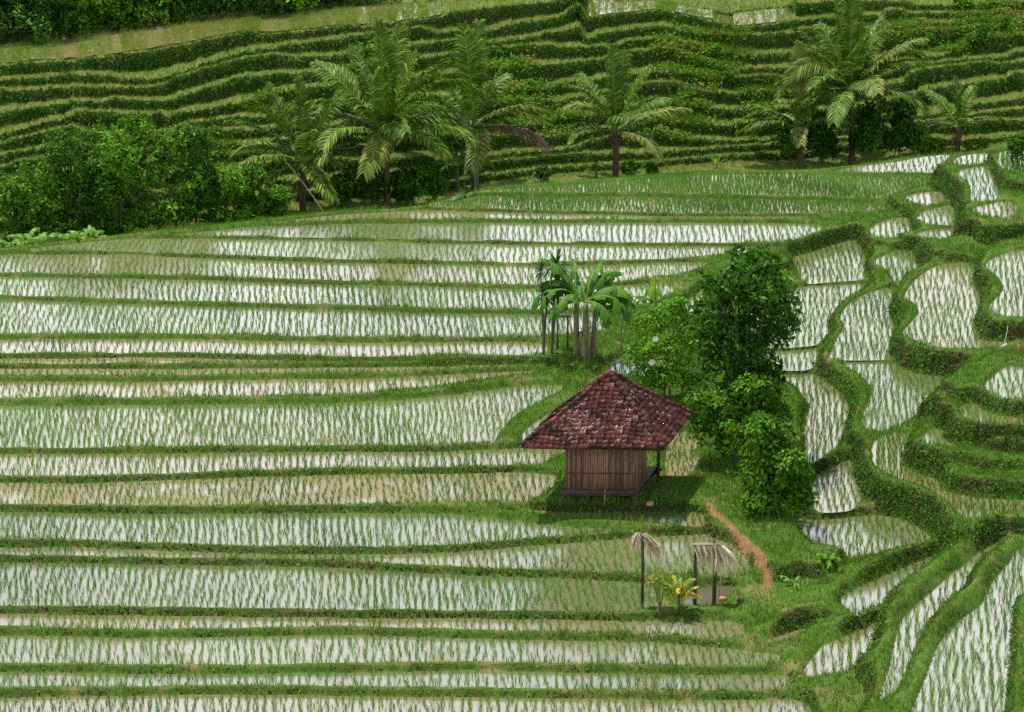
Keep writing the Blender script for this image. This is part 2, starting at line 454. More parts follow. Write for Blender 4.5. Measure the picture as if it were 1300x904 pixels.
field(band('12b', 13, L, 830), -.26, 'water', 1.0, sm=False)
field([(640, 647), (720, 648), (840, 649), (893, 651), (893, 668), (840, 666), (790, 663), (712, 658), (660, 651)], -.19, 'muddy', 1.3, .8)
x13 = band(13, 14, L, 893, rnd_end=False); n13 = len(x13) // 2
field(x13[:n13] + [(905, 682), (930, 690), (948, 708), (956, 726), (940, 732), (915, 732)] + x13[n13:], -.40, 'water', .95, sm=False)
field(band(14, 15, L, 828), -.54, 'water', 1.05, sm=False)
field(band(15, 16, L, 940), -.70, 'water', .95, sm=False)
field(band(16, 17, L, 985), -.80, 'water', .95, sm=False)
field(band(17, 18, L, 1000), -.90, 'water', .95, sm=False)
field(band(18, 19, L, 1030), -1.0, 'water', .95, sm=False)
# pond and bits round the huts
field([(868, 768), (878, 752), (895, 745), (922, 743), (930, 752), (915, 766), (890, 772)], -.55, 'pond', 0)
field([(764, 466), (780, 458), (802, 449), (830, 447), (850, 460), (840, 478), (806, 480), (785, 478), (770, 472)], .30, 'water', .8)
field([(850, 560), (870, 548), (884, 556), (889, 578), (878, 600), (862, 606), (845, 600)], .15, 'mud', 1.4, .9)
field([(868, 386), (884, 374), (894, 368), (890, 385), (884, 400), (872, 405)], .40, 'water', .9)
# ---- right-hand terraces
field([(1056, 219), (1108, 211), (1146, 206), (1180, 200.5), (1208, 199), (1206, 208), (1200, 215), (1194, 220), (1140, 219.5)], 1.2, 'water', .7, .8)
field([(1217, 199), (1257, 197), (1256, 206), (1214, 210)], 2.45, 'water', .8, .8)
field([(1158, 250), (1175, 246), (1192, 244), (1193, 250), (1190, 256), (1178, 261), (1170, 259)], 1.4, 'water', .6, .8)
field([(1219, 218), (1256, 211), (1257, 240), (1260, 252), (1245, 256), (1232, 254), (1235, 232), (1222, 223)], 2.4, 'water', .9, .9)
field([(1238, 265), (1260, 260), (1278, 257), (1278, 273), (1268, 276), (1245, 272), (1236, 270)], 2.4, 'water', .8, .9)
field([(1165, 278), (1168, 274), (1185, 267), (1205, 262), (1212, 268), (1212, 285), (1196, 286.5), (1180, 284)], 1.35, 'water', .8, .9)
field([(1172, 297), (1190, 293), (1211, 291), (1212, 304), (1200, 305), (1180, 301)], 1.3, 'water', .8, .9)
field([(1266, 195), (1330, 190), (1400, 186), (1400, 215), (1330, 216), (1290, 217), (1274, 214)], 2.9, 'water', 1.2, 1.2)
field([(1105, 291), (1125, 284), (1150, 278), (1153, 298), (1128, 302), (1108, 298)], 1.0, 'water', .8, .9)
field([(1112, 332), (1130, 326), (1150, 319), (1152, 334), (1161, 342), (1153, 355), (1141, 364), (1141, 350), (1132, 340), (1116, 336)], 0.75, 'water', .9)
field([(1009, 327), (1030, 321), (1055, 314), (1088, 306), (1089, 325), (1094, 345), (1094, 355), (1060, 358), (1026, 360), (1024, 350), (1020, 340)], 0.36, 'water', 1.0)
field([(1018, 365), (1060, 362), (1093, 360), (1090, 366), (1080, 376), (1066, 388), (1060, 396), (1053, 405), (1050, 415), (1046, 430), (1036, 438), (1005, 441),
       (975, 441), (960, 430), (960, 400), (990, 385), (1010, 375)], 0.26, 'water', 1.0)
field([(960, 444), (1034, 443), (1031, 468), (980, 470), (960, 465)], 0.14, 'water', 1.0)
field([(980, 474), (1029, 473), (1036, 483), (1054, 500), (1066, 520), (1061, 545), (1053, 562), (1048, 577), (1036, 586), (1020, 590), (1020, 565), (1018, 545), (1034, 530),
       (1040, 520), (1034, 508), (1016, 492)], 0.0, 'water', 1.15)
field([(1075, 392), (1085, 383), (1100, 377), (1131, 366), (1130, 385), (1128, 400), (1128, 430), (1130, 453), (1126, 457), (1060, 457), (1055, 451), (1060, 440), (1072, 428),
       (1080, 415), (1069, 404)], 0.6, 'water', 1.0)
field([(1072, 461), (1128, 461), (1138, 470), (1160, 477), (1185, 480), (1208, 484), (1205, 492), (1190, 505), (1170, 520), (1150, 530), (1125, 541), (1111, 546), (1108, 530),
       (1116, 510), (1119, 495), (1110, 483), (1098, 472)], 0.52, 'water', 1.15)
field([(1148, 377), (1160, 365), (1180, 350), (1200, 338), (1226, 332), (1232, 345), (1233, 365), (1233, 390), (1230, 410), (1231, 425), (1236, 435), (1278, 437), (1278, 441),
       (1205, 441), (1180, 436), (1160, 431), (1146, 425), (1150, 417), (1166, 409), (1178, 398), (1175, 390), (1165, 384), (1150, 382)], 1.38, 'water', 1.0)
field([(1253, 337), (1280, 325), (1320, 316), (1420, 306), (1420, 395), (1320, 400), (1275, 400), (1262, 391), (1275, 380), (1285, 368), (1280, 355), (1265, 345)], 2.05, 'water', 1.0)
field([(1255, 494), (1272, 480), (1289, 467), (1296, 478), (1298, 500), (1290, 506), (1278, 507), (1264, 502)], 2.5, 'water', .9)
field([(1222, 519), (1240, 512), (1249, 521), (1280, 531), (1320, 533), (1420, 534), (1420, 541), (1310, 540), (1260, 538), (1235, 535), (1226, 529)], 2.08, 'muddy', 1.8, 1.1)
field([(1163, 558), (1180, 550), (1194, 546), (1197, 559), (1215, 567.5), (1184, 564), (1170, 561)], 1.33, 'water', 1.2)
field([(1112, 571), (1125, 558), (1142, 552), (1146, 570), (1147, 590), (1160, 602), (1186, 614), (1206, 625), (1230, 634), (1270, 634.5), (1420, 635), (1420, 638), (1320, 642),
       (1290, 647), (1260, 653), (1240, 656), (1224, 652), (1218, 645), (1212, 637), (1195, 628), (1175, 616), (1145, 604), (1130, 598), (1115, 588)], 0.5, 'muddy', 1.6, 1.25)
field([(1040, 601), (1056, 594), (1075, 586), (1080, 600), (1082, 625), (1085, 640), (1080, 648), (1050, 651), (1036, 648), (1040, 635)], -0.28, 'water', 1.1)
field([(1012, 661), (1040, 660), (1070, 656.5), (1100, 655), (1130, 660), (1155, 668), (1172, 678), (1178, 685), (1160, 690), (1135, 697), (1105, 700.5), (1070, 704), (1050, 702),
       (1040, 690), (1030, 676)], -0.5, 'water', 1.0, 1.1)
field([(1067, 760), (1100, 742), (1140, 723), (1187, 705), (1187, 712), (1180, 725), (1160, 740), (1140, 752), (1120, 765), (1095, 779), (1083, 786), (1078, 775)], -0.62, 'water', .9, 1.1)
field([(1040, 823), (1060, 813), (1085, 803), (1114, 789), (1110, 803), (1106, 830), (1085, 850), (1020, 860)], -0.78, 'water', .9, 1.1)
field([(1143, 788), (1160, 770), (1187, 747), (1205, 730), (1225, 716), (1245, 700), (1267, 687), (1263, 695), (1241, 716), (1226, 738), (1220, 755), (1201, 768), (1186, 785),
       (1173, 800), (1163, 818), (1150, 850), (1135, 880), (1115, 890), (1128, 850), (1136, 815)], -0.18, 'water', 1.0, 1.1)
field([(1193, 815), (1215, 790), (1246, 766), (1261, 735), (1280, 715), (1292, 698), (1312, 688), (1330, 700), (1312, 755), (1293, 757), (1287, 775), (1286, 815), (1280, 870), (1262, 920),
       (1160, 920), (1175, 860)], -0.05, 'water', 1.0, 1.15)
field([(962, 819), (980, 811), (1000, 804), (1031, 794.5), (1025, 800), (1000, 812), (980, 819)], -0.8, 'water', .7, 1.0)
# grassy pads: hut yard, paths, slopes
pads = [([(715, 612), (760, 606), (840, 606), (900, 600), (935, 610), (935, 640), (890, 640), (800, 638), (690, 638)], .08),
        ([(780, 400), (830, 395), (865, 400), (860, 430), (815, 432), (790, 438)], .52), ([(690, 452), (705, 444), (760, 440), (762, 455), (700, 456)], .50),
        ([(1215, 312), (1280, 313), (1310, 308), (1420, 300), (1420, 304), (1290, 315), (1242, 325), (1228, 326)], 1.65),
        ([(1200, 500), (1235, 475), (1260, 460), (1300, 448), (1420, 440), (1420, 450), (1300, 460), (1262, 472), (1225, 500)], 1.25),
        ([(1215, 602), (1250, 605.5), (1310, 612.5), (1420, 616), (1420, 613), (1310, 607), (1250, 601), (1228, 599)], 1.0),
        ([(1240, 570), (1310, 574.5), (1420, 577), (1420, 573), (1310, 570.5), (1250, 568)], 1.35),
        ([(970, 745), (1020, 735), (1050, 745), (1040, 765), (990, 775), (960, 765)], -.52),
        ([(900, 660), (935, 680), (965, 705), (990, 720), (1010, 700), (985, 680), (950, 660), (920, 650)], -.05),
        ([(895, 520), (925, 500), (990, 520), (1010, 550), (990, 600), (920, 600), (900, 570)], .28),
        ([(1300, 770), (1330, 765), (1420, 760), (1420, 900), (1310, 900), (1300, 840)], .15),
        ([(1050, 880), (1090, 868), (1100, 900), (1060, 940), (1045, 930)], -.7)]
for x_, y_, z_ in ((888, 575, .2), (893, 600, .1), (896, 640, .04), (905, 652, -.02), (925, 668, -.1), (945, 687, -.2), (962, 703, -.28), (975, 718, -.36), (973, 730, -.40)):
    pads.append(([(x_ - 11, y_ - 1), (x_, y_ - 4), (x_ + 11, y_ - 1), (x_ + 9, y_ + 3), (x_, y_ + 4), (x_ - 9, y_ + 3)], z_))
for p, z in pads:
    field(p, z, pad=True)

def seg_dist(Q, P):
    D = np.full(len(Q), 1e9)
    for k in range(len(P)):
        a = P[k]; e = P[(k + 1) % len(P)] - a; l2 = e @ e
        if l2 < 1e-12: continue
        t = np.clip(((Q - a) @ e) / l2, 0, 1)
        D = np.minimum(D, ((Q - a - t[:, None] * e) ** 2).sum(1))
    return np.sqrt(D)
old = [f['P'][:, :2].copy() for f in FIELDS]
for i_, f in enumerate(FIELDS):
    if f['pad'] or f['px'][:, 0].min() < 950 or f['px'][:, 1].mean() > 690: continue
    P = old[i_]
    d_near = np.full(len(P), 9.0)
    for j_, g in enumerate(FIELDS):
        if j_ == i_ or np.abs(old[j_].mean(0) - P.mean(0)).max() > 25: continue
        need = .30 + .35 * abs(g['z'] - f['z'])
        d_near = np.minimum(d_near, seg_dist(P, old[j_]) - need)
    ar = np.sum(P[:, 0] * np.roll(P[:, 1], -1) - P[:, 1] * np.roll(P[:, 0], -1))
    T_ = np.roll(P, -1, 0) - np.roll(P, 1, 0); T_ /= np.linalg.norm(T_, axis=1)[:, None] + 1e-9
    nrm2 = np.stack([T_[:, 1], -T_[:, 0]], 1) * (1 if ar > 0 else -1)
    off = np.clip(d_near * .5, 0, .38)
    off = (np.roll(off, 1) + off + np.roll(off, -1)) / 3
    f['P'][:, :2] = P + nrm2 * off[:, None]

# ------------------------------------------------------------------ terrain height field
GX0, GX1, GY0, GY1, DG = -31.0, 31.0, 68.0, 166.0, 0.10
gx = np.arange(GX0, GX1, DG); gy = np.arange(GY0, GY1, DG)
nx, ny = len(gx), len(gy)
XX, YY = np.meshgrid(gx, gy)                 # ny, nx
d1 = np.full((ny, nx), 9.0); d2 = np.full((ny, nx), 9.0)
z1 = np.zeros((ny, nx)); z2 = np.zeros((ny, nx))
i1 = np.full((ny, nx), -1)
iw = np.zeros((ny, nx)); zw = np.zeros((ny, nx))

def poly_dist(P, X, Y):
    """distance to polygon outline and inside mask, vectorised"""
    D = np.full(X.shape, 1e9); ins = np.zeros(X.shape, bool)
    n = len(P)
    for k in range(n):
        ax, ay = P[k]; bx, by = P[(k + 1) % n]
        ex, ey = bx - ax, by - ay
        l2 = ex * ex + ey * ey
        if l2 < 1e-12: continue
        t = np.clip(((X - ax) * ex + (Y - ay) * ey) / l2, 0, 1)
        D = np.minimum(D, (X - ax - t * ex) ** 2 + (Y - ay - t * ey) ** 2)
        if abs(ey) > 1e-12:
            c = ((ay > Y) != (by > Y)) & (X < ex * (Y - ay) / ey + ax)
            ins ^= c
    return np.sqrt(D), ins

RAD = 5.0
for fi, f in enumerate(FIELDS):
    P = f['P'][:, :2]
    a0 = max(0, int((P[:, 0].min() - RAD - GX0) / DG)); a1 = min(nx, int((P[:, 0].max() + RAD - GX0) / DG) + 1)
    b0 = max(0, int((P[:, 1].min() - RAD - GY0) / DG)); b1 = min(ny, int((P[:, 1].max() + RAD - GY0) / DG) + 1)
    if a1 <= a0 or b1 <= b0: continue
    s = np.s_[b0:b1, a0:a1]
    D, ins = poly_dist(P, XX[s], YY[s])
    f['edge'] = (b0, a0, D, ins)
    D = np.where(ins, 0.0, D)
    zf = f['z']
    m1 = (D < d1[s]) | ((D == 0) & (d1[s] == 0) & (zf > z1[s]))
    m2 = ~m1 & (D < d2[s])
    nd2 = np.where(m1, d1[s], np.where(m2, D, d2[s])); nz2 = np.where(m1, z1[s], np.where(m2, zf, z2[s]))
    d1[s] = np.where(m1, D, d1[s]); z1[s] = np.where(m1, zf, z1[s]); i1[s] = np.where(m1, fi, i1[s])
    d2[s] = nd2; z2[s] = nz2
    w = 1.0 / (D + .5) ** 2
    iw[s] += w; zw[s] += w * zf
inside = d1 <= 0
isfield = inside & np.array([not f['pad'] for f in FIELDS] + [False])[i1]
has2 = d2 < 8.9
hi = np.where(has2, np.maximum(z1, z2), z1); lo = np.where(has2, np.minimum(z1, z2), z1)
dhi = np.where(z1 >= z2, d1, d2); dlo = np.where(z1 >= z2, d2, d1)
u = dlo / (dlo + dhi + 1e-6)
bump = 0.10 * sstep(0, .12, dhi) * sstep(0, .1, dlo) + .02
wide = sstep(2.2, 5.0, d1 + d2)              # broad ground: gentle blend instead of a bank
run = np.clip(.5 * (dlo + dhi), .12, .30 + .25 * np.clip(hi - lo, 0, 1))
steep = lo + (hi - lo + bump) * sstep(.0, 1.0, dlo / run)
gentle = zw / np.maximum(iw, 1e-9)
H = np.where(has2, steep * (1 - wide * .6) + (gentle + .03) * wide * .6, z1 + .07 * sstep(0, .15, d1))
H = np.where(iw > 0, H, 0)
nzs = (noise1(XX * .8 + YY * .33, 5, .9) + noise1(YY * 1.1 - XX * .4, 6, .7)) * .5
nz2 = noise1(XX * 1.3 + YY * .7, 8, .55) * noise1(YY * 1.2 - XX * .6, 9, .6)
H = H + np.where(inside, 0, 1) * (nzs * .035 + nz2 * .09 * sstep(.1, .5, hi - lo)) * sstep(0, .3, d1)
H = np.where(inside, z1 - np.where(isfield, .02, -.05), H)
for pts_, zz_ in (([(1000, 752), (1060, 728), (1130, 708), (1190, 692), (1240, 676)], -.4), ([(985, 790), (1040, 765), (1072, 742), (1140, 716), (1192, 700)], -.5), ([(960, 770), (1000, 762), (1050, 742)], -.5),
                  ([(1120, 792), (1150, 765), (1185, 733), (1225, 702)], -.3), ([(1180, 812), (1215, 775), (1240, 748), (1262, 715)], -.15), ([(1030, 800), (1075, 795), (1110, 780)], -.65)):
    P_ = np.array(pts_, float); W_ = unproj(P_[:, 0], P_[:, 1], zz_)[:, :2]; D_ = np.full(XX.shape, 1e9)
    for k in range(len(W_) - 1):
        a_ = W_[k]; e_ = W_[k + 1] - a_
        t_ = np.clip(((XX - a_[0]) * e_[0] + (YY - a_[1]) * e_[1]) / (e_ @ e_), 0, 1)
        D_ = np.minimum(D_, (XX - a_[0] - t_ * e_[0]) ** 2 + (YY - a_[1] - t_ * e_[1]) ** 2)
    H = H + np.where(inside, 0, .22 * np.exp(-D_ / .10) - .10 * np.exp(-(np.sqrt(D_) - .75) ** 2 / .06)) * sstep(.05, .35, d1)
Hs = H.copy()
for _ in range(2):
    Hp = np.pad(Hs, 1, mode='edge')
    Hs = (Hp[:-2, 1:-1] + Hp[2:, 1:-1] + Hp[1:-1, :-2] + Hp[1:-1, 2:] + 4 * Hp[1:-1, 1:-1]) / 8
H = np.where(isfield, H, Hs)
# beyond the far edge the ground falls into the gully
PX, PY, PS = proj(np.stack([XX, YY, H], -1))
beyond = (PY < far_y(PX) + 1) & ~inside & (YY > 125)
# depth past the edge, measured along the view
yedge = unproj(PX, far_y(PX), H)[..., 1]
H = np.where(beyond, H - .38 * np.clip(YY - yedge - .3, 0, 12), H)
# terrain mesh: keep what lies within reach of a paddy (rest of the world is the outer sheet)
keepv = (YY - yedge < 10) | (YY < 125)
faces_ok = keepv[:-1, :-1] & keepv[1:, :-1] & keepv[:-1, 1:] & keepv[1:, 1:]
bi, bj = np.nonzero(faces_ok)
base = bi * nx + bj
quads = np.stack([base, base + 1, base + nx + 1, base + nx], 1)

def near_poly(pts, zz):
    P = np.array(pts, float); W = unproj(P[:, 0], P[:, 1], zz)[:, :2]
    D = np.full(XX.shape, 1e9)
    for k in range(len(W) - 1):
        ax, ay = W[k]; e = W[k + 1] - W[k]
        t = np.clip(((XX - ax) * e[0] + (YY - ay) * e[1]) / (e @ e), 0, 1)
        D = np.minimum(D, (XX - ax - t * e[0]) ** 2 + (YY - ay - t * e[1]) ** 2)
    return np.sqrt(D)

PATHW = near_poly([(896, 640), (905, 652), (925, 668), (945, 687), (962, 703), (976, 718), (974, 728)], -.05)
PATHW = np.minimum(PATHW, near_poly([(974, 728), (950, 738), (935, 742)], -.3) + .12)
PATHW = np.minimum(PATHW, near_poly([(782, 441), (789, 443)], .4) + .05)
DIRT = np.minimum(PATHW, np.minimum(near_poly([(1017, 712), (1036, 710)], -.5), near_poly([(888, 568), (893, 577)], .2)) + .12)
PATHW = PATHW + nzs * .10; DIRT = DIRT + nzs * .12
pathcell = (PATHW < .05) & ~isfield
fp = pathcell[bi, bj]
used = np.zeros(nx * ny, bool); used[quads.ravel()] = True
remap = np.cumsum(used) - 1
TV = np.stack([XX, YY, H], -1).reshape(-1, 3)
dirtv = (1 - sstep(.04, .20, DIRT)).ravel()
terr = mesh_np('terrain', TV[used], remap[quads[~fp]], M['terrain'], smooth=True, attrs={'dirt': dirtv[used]})
struct(terr)
used2 = np.zeros(nx * ny, bool); used2[quads[fp].ravel()] = True
rm2 = np.cumsum(used2) - 1
struct(mesh_np('path', TV[used2], rm2[quads[fp]], M['path'], smooth=True))

def ground_z(x, y):
    a = np.clip((np.asarray(x) - GX0) / DG, 0, nx - 1.001); b = np.clip((np.asarray(y) - GY0) / DG, 0, ny - 1.001)
    a0 = a.astype(int) if hasattr(a, 'astype') else int(a); b0 = b.astype(int) if hasattr(b, 'astype') else int(b)
    fa = a - a0; fb = b - b0
    return (H[b0, a0] * (1 - fa) + H[b0, a0 + 1] * fa) * (1 - fb) + (H[b0 + 1, a0] * (1 - fa) + H[b0 + 1, a0 + 1] * fa) * fb

def on_ground(px, py, z0=0.0):
    z = z0
    for _ in range(12):
        P = unproj(px, py, z); z = .5 * z + .5 * float(ground_z(P[0], P[1]))
    return unproj(px, py, z)

# water sheets
wi_ = 0
for f in FIELDS:
    if f['pad']: continue
    P = f['P']
    area = np.sum(P[:, 0] * np.roll(P[:, 1], -1) - P[:, 1] * np.roll(P[:, 0], -1))
    V = P.copy() if area > 0 else P[::-1].copy()
    me = bpy.data.meshes.new('paddy_water')
    nV = len(V); lowV = V - np.array([0, 0, .35])      # earthen skirt under the rim
    me.from_pydata([tuple(v) for v in V] + [tuple(v) for v in lowV], [], [list(range(nV))] + [[k, nV + k, nV + (k + 1) % nV, (k + 1) % nV] for k in range(nV)])
    wi_ += 1
    ow = struct(link('paddy_water', me, M[('water', 'water_b', 'water_c')[(wi_ * 7) % 3] if f['mat'] == 'water' else f['mat']])); me.materials.append(M['terrain'])
    me.polygons.foreach_set('material_index', [0] + [1] * nV)

# ------------------------------------------------------------------ terraced hillside behind the gully
HX = np.array([0, 100, 190, 310, 440, 570, 700, 735, 744, 840, 930, 1060, 1180, 1300], float)
HL = np.array([
 [280, 262, 245, 228, 212, 196, 183, 170, 141, 115, 101, 84],
 [268, 250, 232, 216, 198, 178, 158, 143, 129, 112, 94, 80],
 [258, 240, 222, 205, 190, 178, 164, 150, 134, 112, 98, 72],
 [250, 232, 214, 198, 182, 164, 146, 122, 98, 80, 66, 48],
 [240, 222, 204, 186, 166, 146, 125, 105, 87, 66, 46, 34],
 [230, 213, 197, 180, 160, 138, 116, 92, 70, 50, 31, 15],
 [213, 200, 190, 173, 153, 130, 106, 82, 62, 36, 12, 2],
 [211, 198, 186, 168, 149, 126, 102, 79, 61, 29, 5, -6],
 [210, 197, 185, 167, 148, 125, 101, 79, 62, 44, 24, -4],
 [205, 190, 168, 150, 132, 111, 89, 65, 50, 33, 13, -4],
 [197, 186, 174, 156, 139, 120, 103, 84, 66, 51, 34, 13],
 [190, 177, 164, 150, 135, 118, 98, 80, 62, 44, 22, 2],
 [178, 165, 152, 137, 119, 98, 80, 62, 45, 30, 15, 3],
 [168, 154, 137, 122, 103, 84, 66, 50, 38, 26, 14, 3]], float)
hx = np.arange(-560, 1900, 4.0)
def hline(i):
    xe = np.clip(hx, 0, 1300)
    y = np.interp(xe, HX, HL[:, i])
    y = y - (hx - xe) * -0.0 + np.where(hx < 0, hx * -.06, 0) - np.where(hx > 1300, (hx - 1300) * .05, 0)
    y = y + noise1(hx, 200 + i, 110) * 1.3 + noise1(hx, 300 + i, 22) * .4
    # terrace ends: short jogs
    r = np.random.default_rng(400 + i)
    for _ in range(8):
        c = r.uniform(0, 1300); a = r.choice([-1, 1]) * r.uniform(2, 6.5); w = r.uniform(50, 220)
        y += a * (sstep(c - 4, c + 4, hx) - sstep(c + w - 10, c + w + 10, hx))
    return y
LINES = [hline(i) for i in range(12)]
for i in range(1, 12):
    LINES[i] = np.minimum(LINES[i], LINES[i - 1] - 5.5)
top_l = np.interp(np.clip(hx, -50, 1350), [-50, 0, 100, 190, 310, 440, 570, 700, 840, 1350], [64, 58, 45, 36, 24, 11, 2, -14, -16, -18])
top_l = np.minimum(top_l, LINES[11] - 5)
yb = far_y(hx) - 1.5
rows = []; kinds = []      # point rows (one per column) and the kind of the strip above each row
zcur = np.interp(hx, [-400, 0, 500, 840, 1060, 1200, 1500], [-1.4, -1.4, -1.3, -2.4, -3.0, -2.4, -2.0])
P0 = unproj(hx, yb, zcur)
Pm = P0.copy(); Pm[:, 1] -= 7; Pm[:, 2] -= .6
rows.append(Pm); kinds.append('tread')
rows.append(P0); kinds.append('tread')
prev_y = yb
RISE = []
for i in range(12):
    y = LINES[i]
    y = np.minimum(y, prev_y - 3)
    gap = prev_y - y
    fr = np.full(len(hx), .74 if i else .4) + .06 * noise1(hx, 600 + i, 90)
    if i == 11: fr = np.where((hx > 742) & (hx < 1010), .12, fr)
    hpx = fr * gap
    foot = unproj(hx, y + hpx, zcur)
    # riser top: set back by .22 of the rise
    z = zcur.copy()
    ang = np.arctan2(y - CY, F) + TH
    for _ in range(30):
        D = foot[:, 1] + .22 * (z - zcur)
        dd = np.hypot(D, 0)
        z = CH - np.tan(ang) * dd
    topp = unproj(hx, y, z)
    rows.append(foot); kinds.append('riser')
    mid = foot * .45 + topp * .55; mid[:, 1] -= .05
    rows.append(mid); kinds.append('riser')
    rows.append(topp); kinds.append('lip')
    lip = topp.copy(); lip[:, 1] += .25; lip[:, 2] -= .03
    rows.append(lip); kinds.append('tread')
    zcur = z - .03
    prev_y = y - .25 * .18 * 22
    RISE.append((len(rows) - 4))
iT = len(rows) - 1
far_top = unproj(hx, top_l, zcur)
far_top[:, 1] = np.maximum(far_top[:, 1], rows[-1][:, 1] + .6)
rows.append(far_top); kinds.append('riser')
for dy, dz in ((.5, .25), (8, .8), (40, .2), (160, -3.0), (600, -14.0)):
    Q = far_top.copy(); Q[:, 1] += dy; Q[:, 2] += dz; Q[:, 0] *= 1 + dy / 180
    rows.append(Q); kinds.append('plateau')
HV = np.stack(rows)                       # rows, cols, 3
nr, ncx = HV.shape[:2]
jit = np.random.default_rng(3).normal(0, .035, HV.shape)
jit[0:2] = 0
HV = HV + jit
idx = np.arange(nr * ncx).reshape(nr, ncx)
Fq = np.stack([idx[:-1, :-1], idx[:-1, 1:], idx[1:, 1:], idx[1:, :-1]], -1)
hill = mesh_np('hillside', HV.reshape(-1, 3), Fq.reshape(-1, 4), M['hill'], smooth=False)
struct(hill)
# outer ground sheet to the horizon, under everything
me = bpy.data.meshes.new('ground')
me.from_pydata([(-4000, -300, -9), (4000, -300, -9), (4000, 5500, -16), (-4000, 5500, -16)], [], [(0, 1, 2, 3)])
struct(link('ground', me, M['terrain']))

def hill_at(px, row):
    """point on the hillside row (index into HV) at photo column px"""
    return np.array([np.interp(px, hx, HV[row, :, k]) for k in range(3)])

# flooded treads on the hill
def hill_water(row0, row1, xa, xb, name='paddy_water'):
    k = (hx >= xa) & (hx <= xb)
    A = HV[row0][k].copy(); Bq = HV[row1][k].copy()
    A = A * .94 + Bq * .06; Bq = Bq * .96 + A * .04
    zz = (A[:, 2] + Bq[:, 2]) / 2
    zz = np.convolve(np.pad(np.maximum(A[:, 2], Bq[:, 2]), 6, mode='edge'), np.ones(13) / 13, 'valid') + .07
    A[:, 2] = zz; Bq[:, 2] = zz
    m = len(A)
    V = np.concatenate([A, Bq]); a = np.arange(m - 1)
    return struct(mesh_np(name, V, np.stack([a, a + 1, a + 1 + m, a + m], 1), M['muddy']))
HW = []
for (r0, r1, xa, xb) in ((iT, iT + 1, -60, 560), (iT - 4, iT - 3, 745, 905), (iT - 4, iT - 3, 930, 1000)):
    HW.append((r0, r1, xa, xb)); hill_water(r0, r1, xa, xb)

# ------------------------------------------------------------------ grass, ground-cover leaves and rice
def tri_blades(P, h, w, seed, lean=.35, up=None):
    """one thin triangle per blade, random bearing"""
    r = np.random.default_rng(seed); n = len(P)
    a = r.uniform(0, 2 * PI, n); la = r.uniform(0, 2 * PI, n)
    hh = h * r.uniform(.55, 1.25, n); ww = w * r.uniform(.7, 1.3, n)
    sd = np.stack([np.cos(a), np.sin(a), np.zeros(n)], 1) * ww[:, None] * .5
    l = r.uniform(0, lean, n) * hh
    tip = P + np.stack([np.cos(la) * l, np.sin(la) * l, hh], 1)
    V = np.stack([P - sd, P + sd, tip], 1).reshape(-1, 3)
    return V, np.arange(3 * n).reshape(-1, 3), np.repeat(np.clip(r.normal(.45, .22, n), 0, 1), 3)

def in_view(P, mx=60, my=60):
    x, y, s = proj(P)
    return (x > -mx) & (x < 1300 + mx) & (y > -my) & (y < 904 + my)

dHy, dHx = np.gradient(H, DG)
slope = np.hypot(dHx, dHy)
cellok = ~isfield & keepv & ~pathcell & (YY - yedge < 3.5)
sel = cellok & in_view(np.stack([XX, YY, H], -1))
ci, cj = np.nonzero(sel)
area = DG * DG * np.sqrt(1 + slope[ci, cj] ** 2)
def sample_cells(dens, rs, wt):
    lam = dens * area * wt
    lam = lam * np.clip((DIRT[ci, cj] - .0) / .22, .05, 1)
    n = rs.poisson(lam)
    k = np.repeat(np.arange(len(ci)), n)
    x = gx[cj[k]] + rs.uniform(-.5, .5, len(k)) * DG; y = gy[ci[k]] + rs.uniform(-.5, .5, len(k)) * DG
    return np.stack([x, y, ground_z(x, y)], 1), k
rs = np.random.default_rng(21)
sl_ = slope[ci, cj]
thin = .45 + .55 * sstep(-.3, .4, noise1(XX[ci, cj] * 1.0 + YY[ci, cj] * .2, 31, 1.7) + noise1(YY[ci, cj], 32, 2.1))
Pg, kg = sample_cells(330, rs, thin * (1 - .55 * sstep(.8, 1.6, sl_)))
hg = .125 + .05 * noise1(Pg[:, 0] + Pg[:, 1] * .7, 33, 1.3)
V1, F1, A1 = tri_blades(Pg, 1.0, .022, 22)
Vt = V1.reshape(-1, 3, 3)
Vt[:, 2] = Pg + (Vt[:, 2] - Pg) * hg[:, None]
stuff(mesh_np('grass', Vt.reshape(-1, 3), F1, M['grass'], rnd=A1), 'short bright green grass on the earth banks between the paddies', 'grass')

Pw_, kw_ = sample_cells(14, rs, sstep(-.1, .6, noise1(XX[ci, cj] * 1.1 + YY[ci, cj] * .4, 35, 1.2) + noise1(YY[ci, cj] * 1.3 - XX[ci, cj] * .3, 36, 1.5)))
Pw_ = np.repeat(Pw_, 7, 0) + rs.normal(0, .06, (len(Pw_) * 7, 3)) * np.array([1, 1, 0])
V1, F1, A1 = tri_blades(Pw_, .26, .022, 37, lean=.8)
M['tall_grass'] = leaf_mat('tall_grass', [(0, G(.04, .12, .005)), (.5, G(.10, .22, .012)), (.8, G(.22, .30, .03)), (1, G(.34, .28, .10))], transl=.3)
stuff(mesh_np('tall_grass', V1, F1, M['tall_grass'], rnd=A1), 'longer weedy grass tufts scattered on the paddy banks', 'grass')

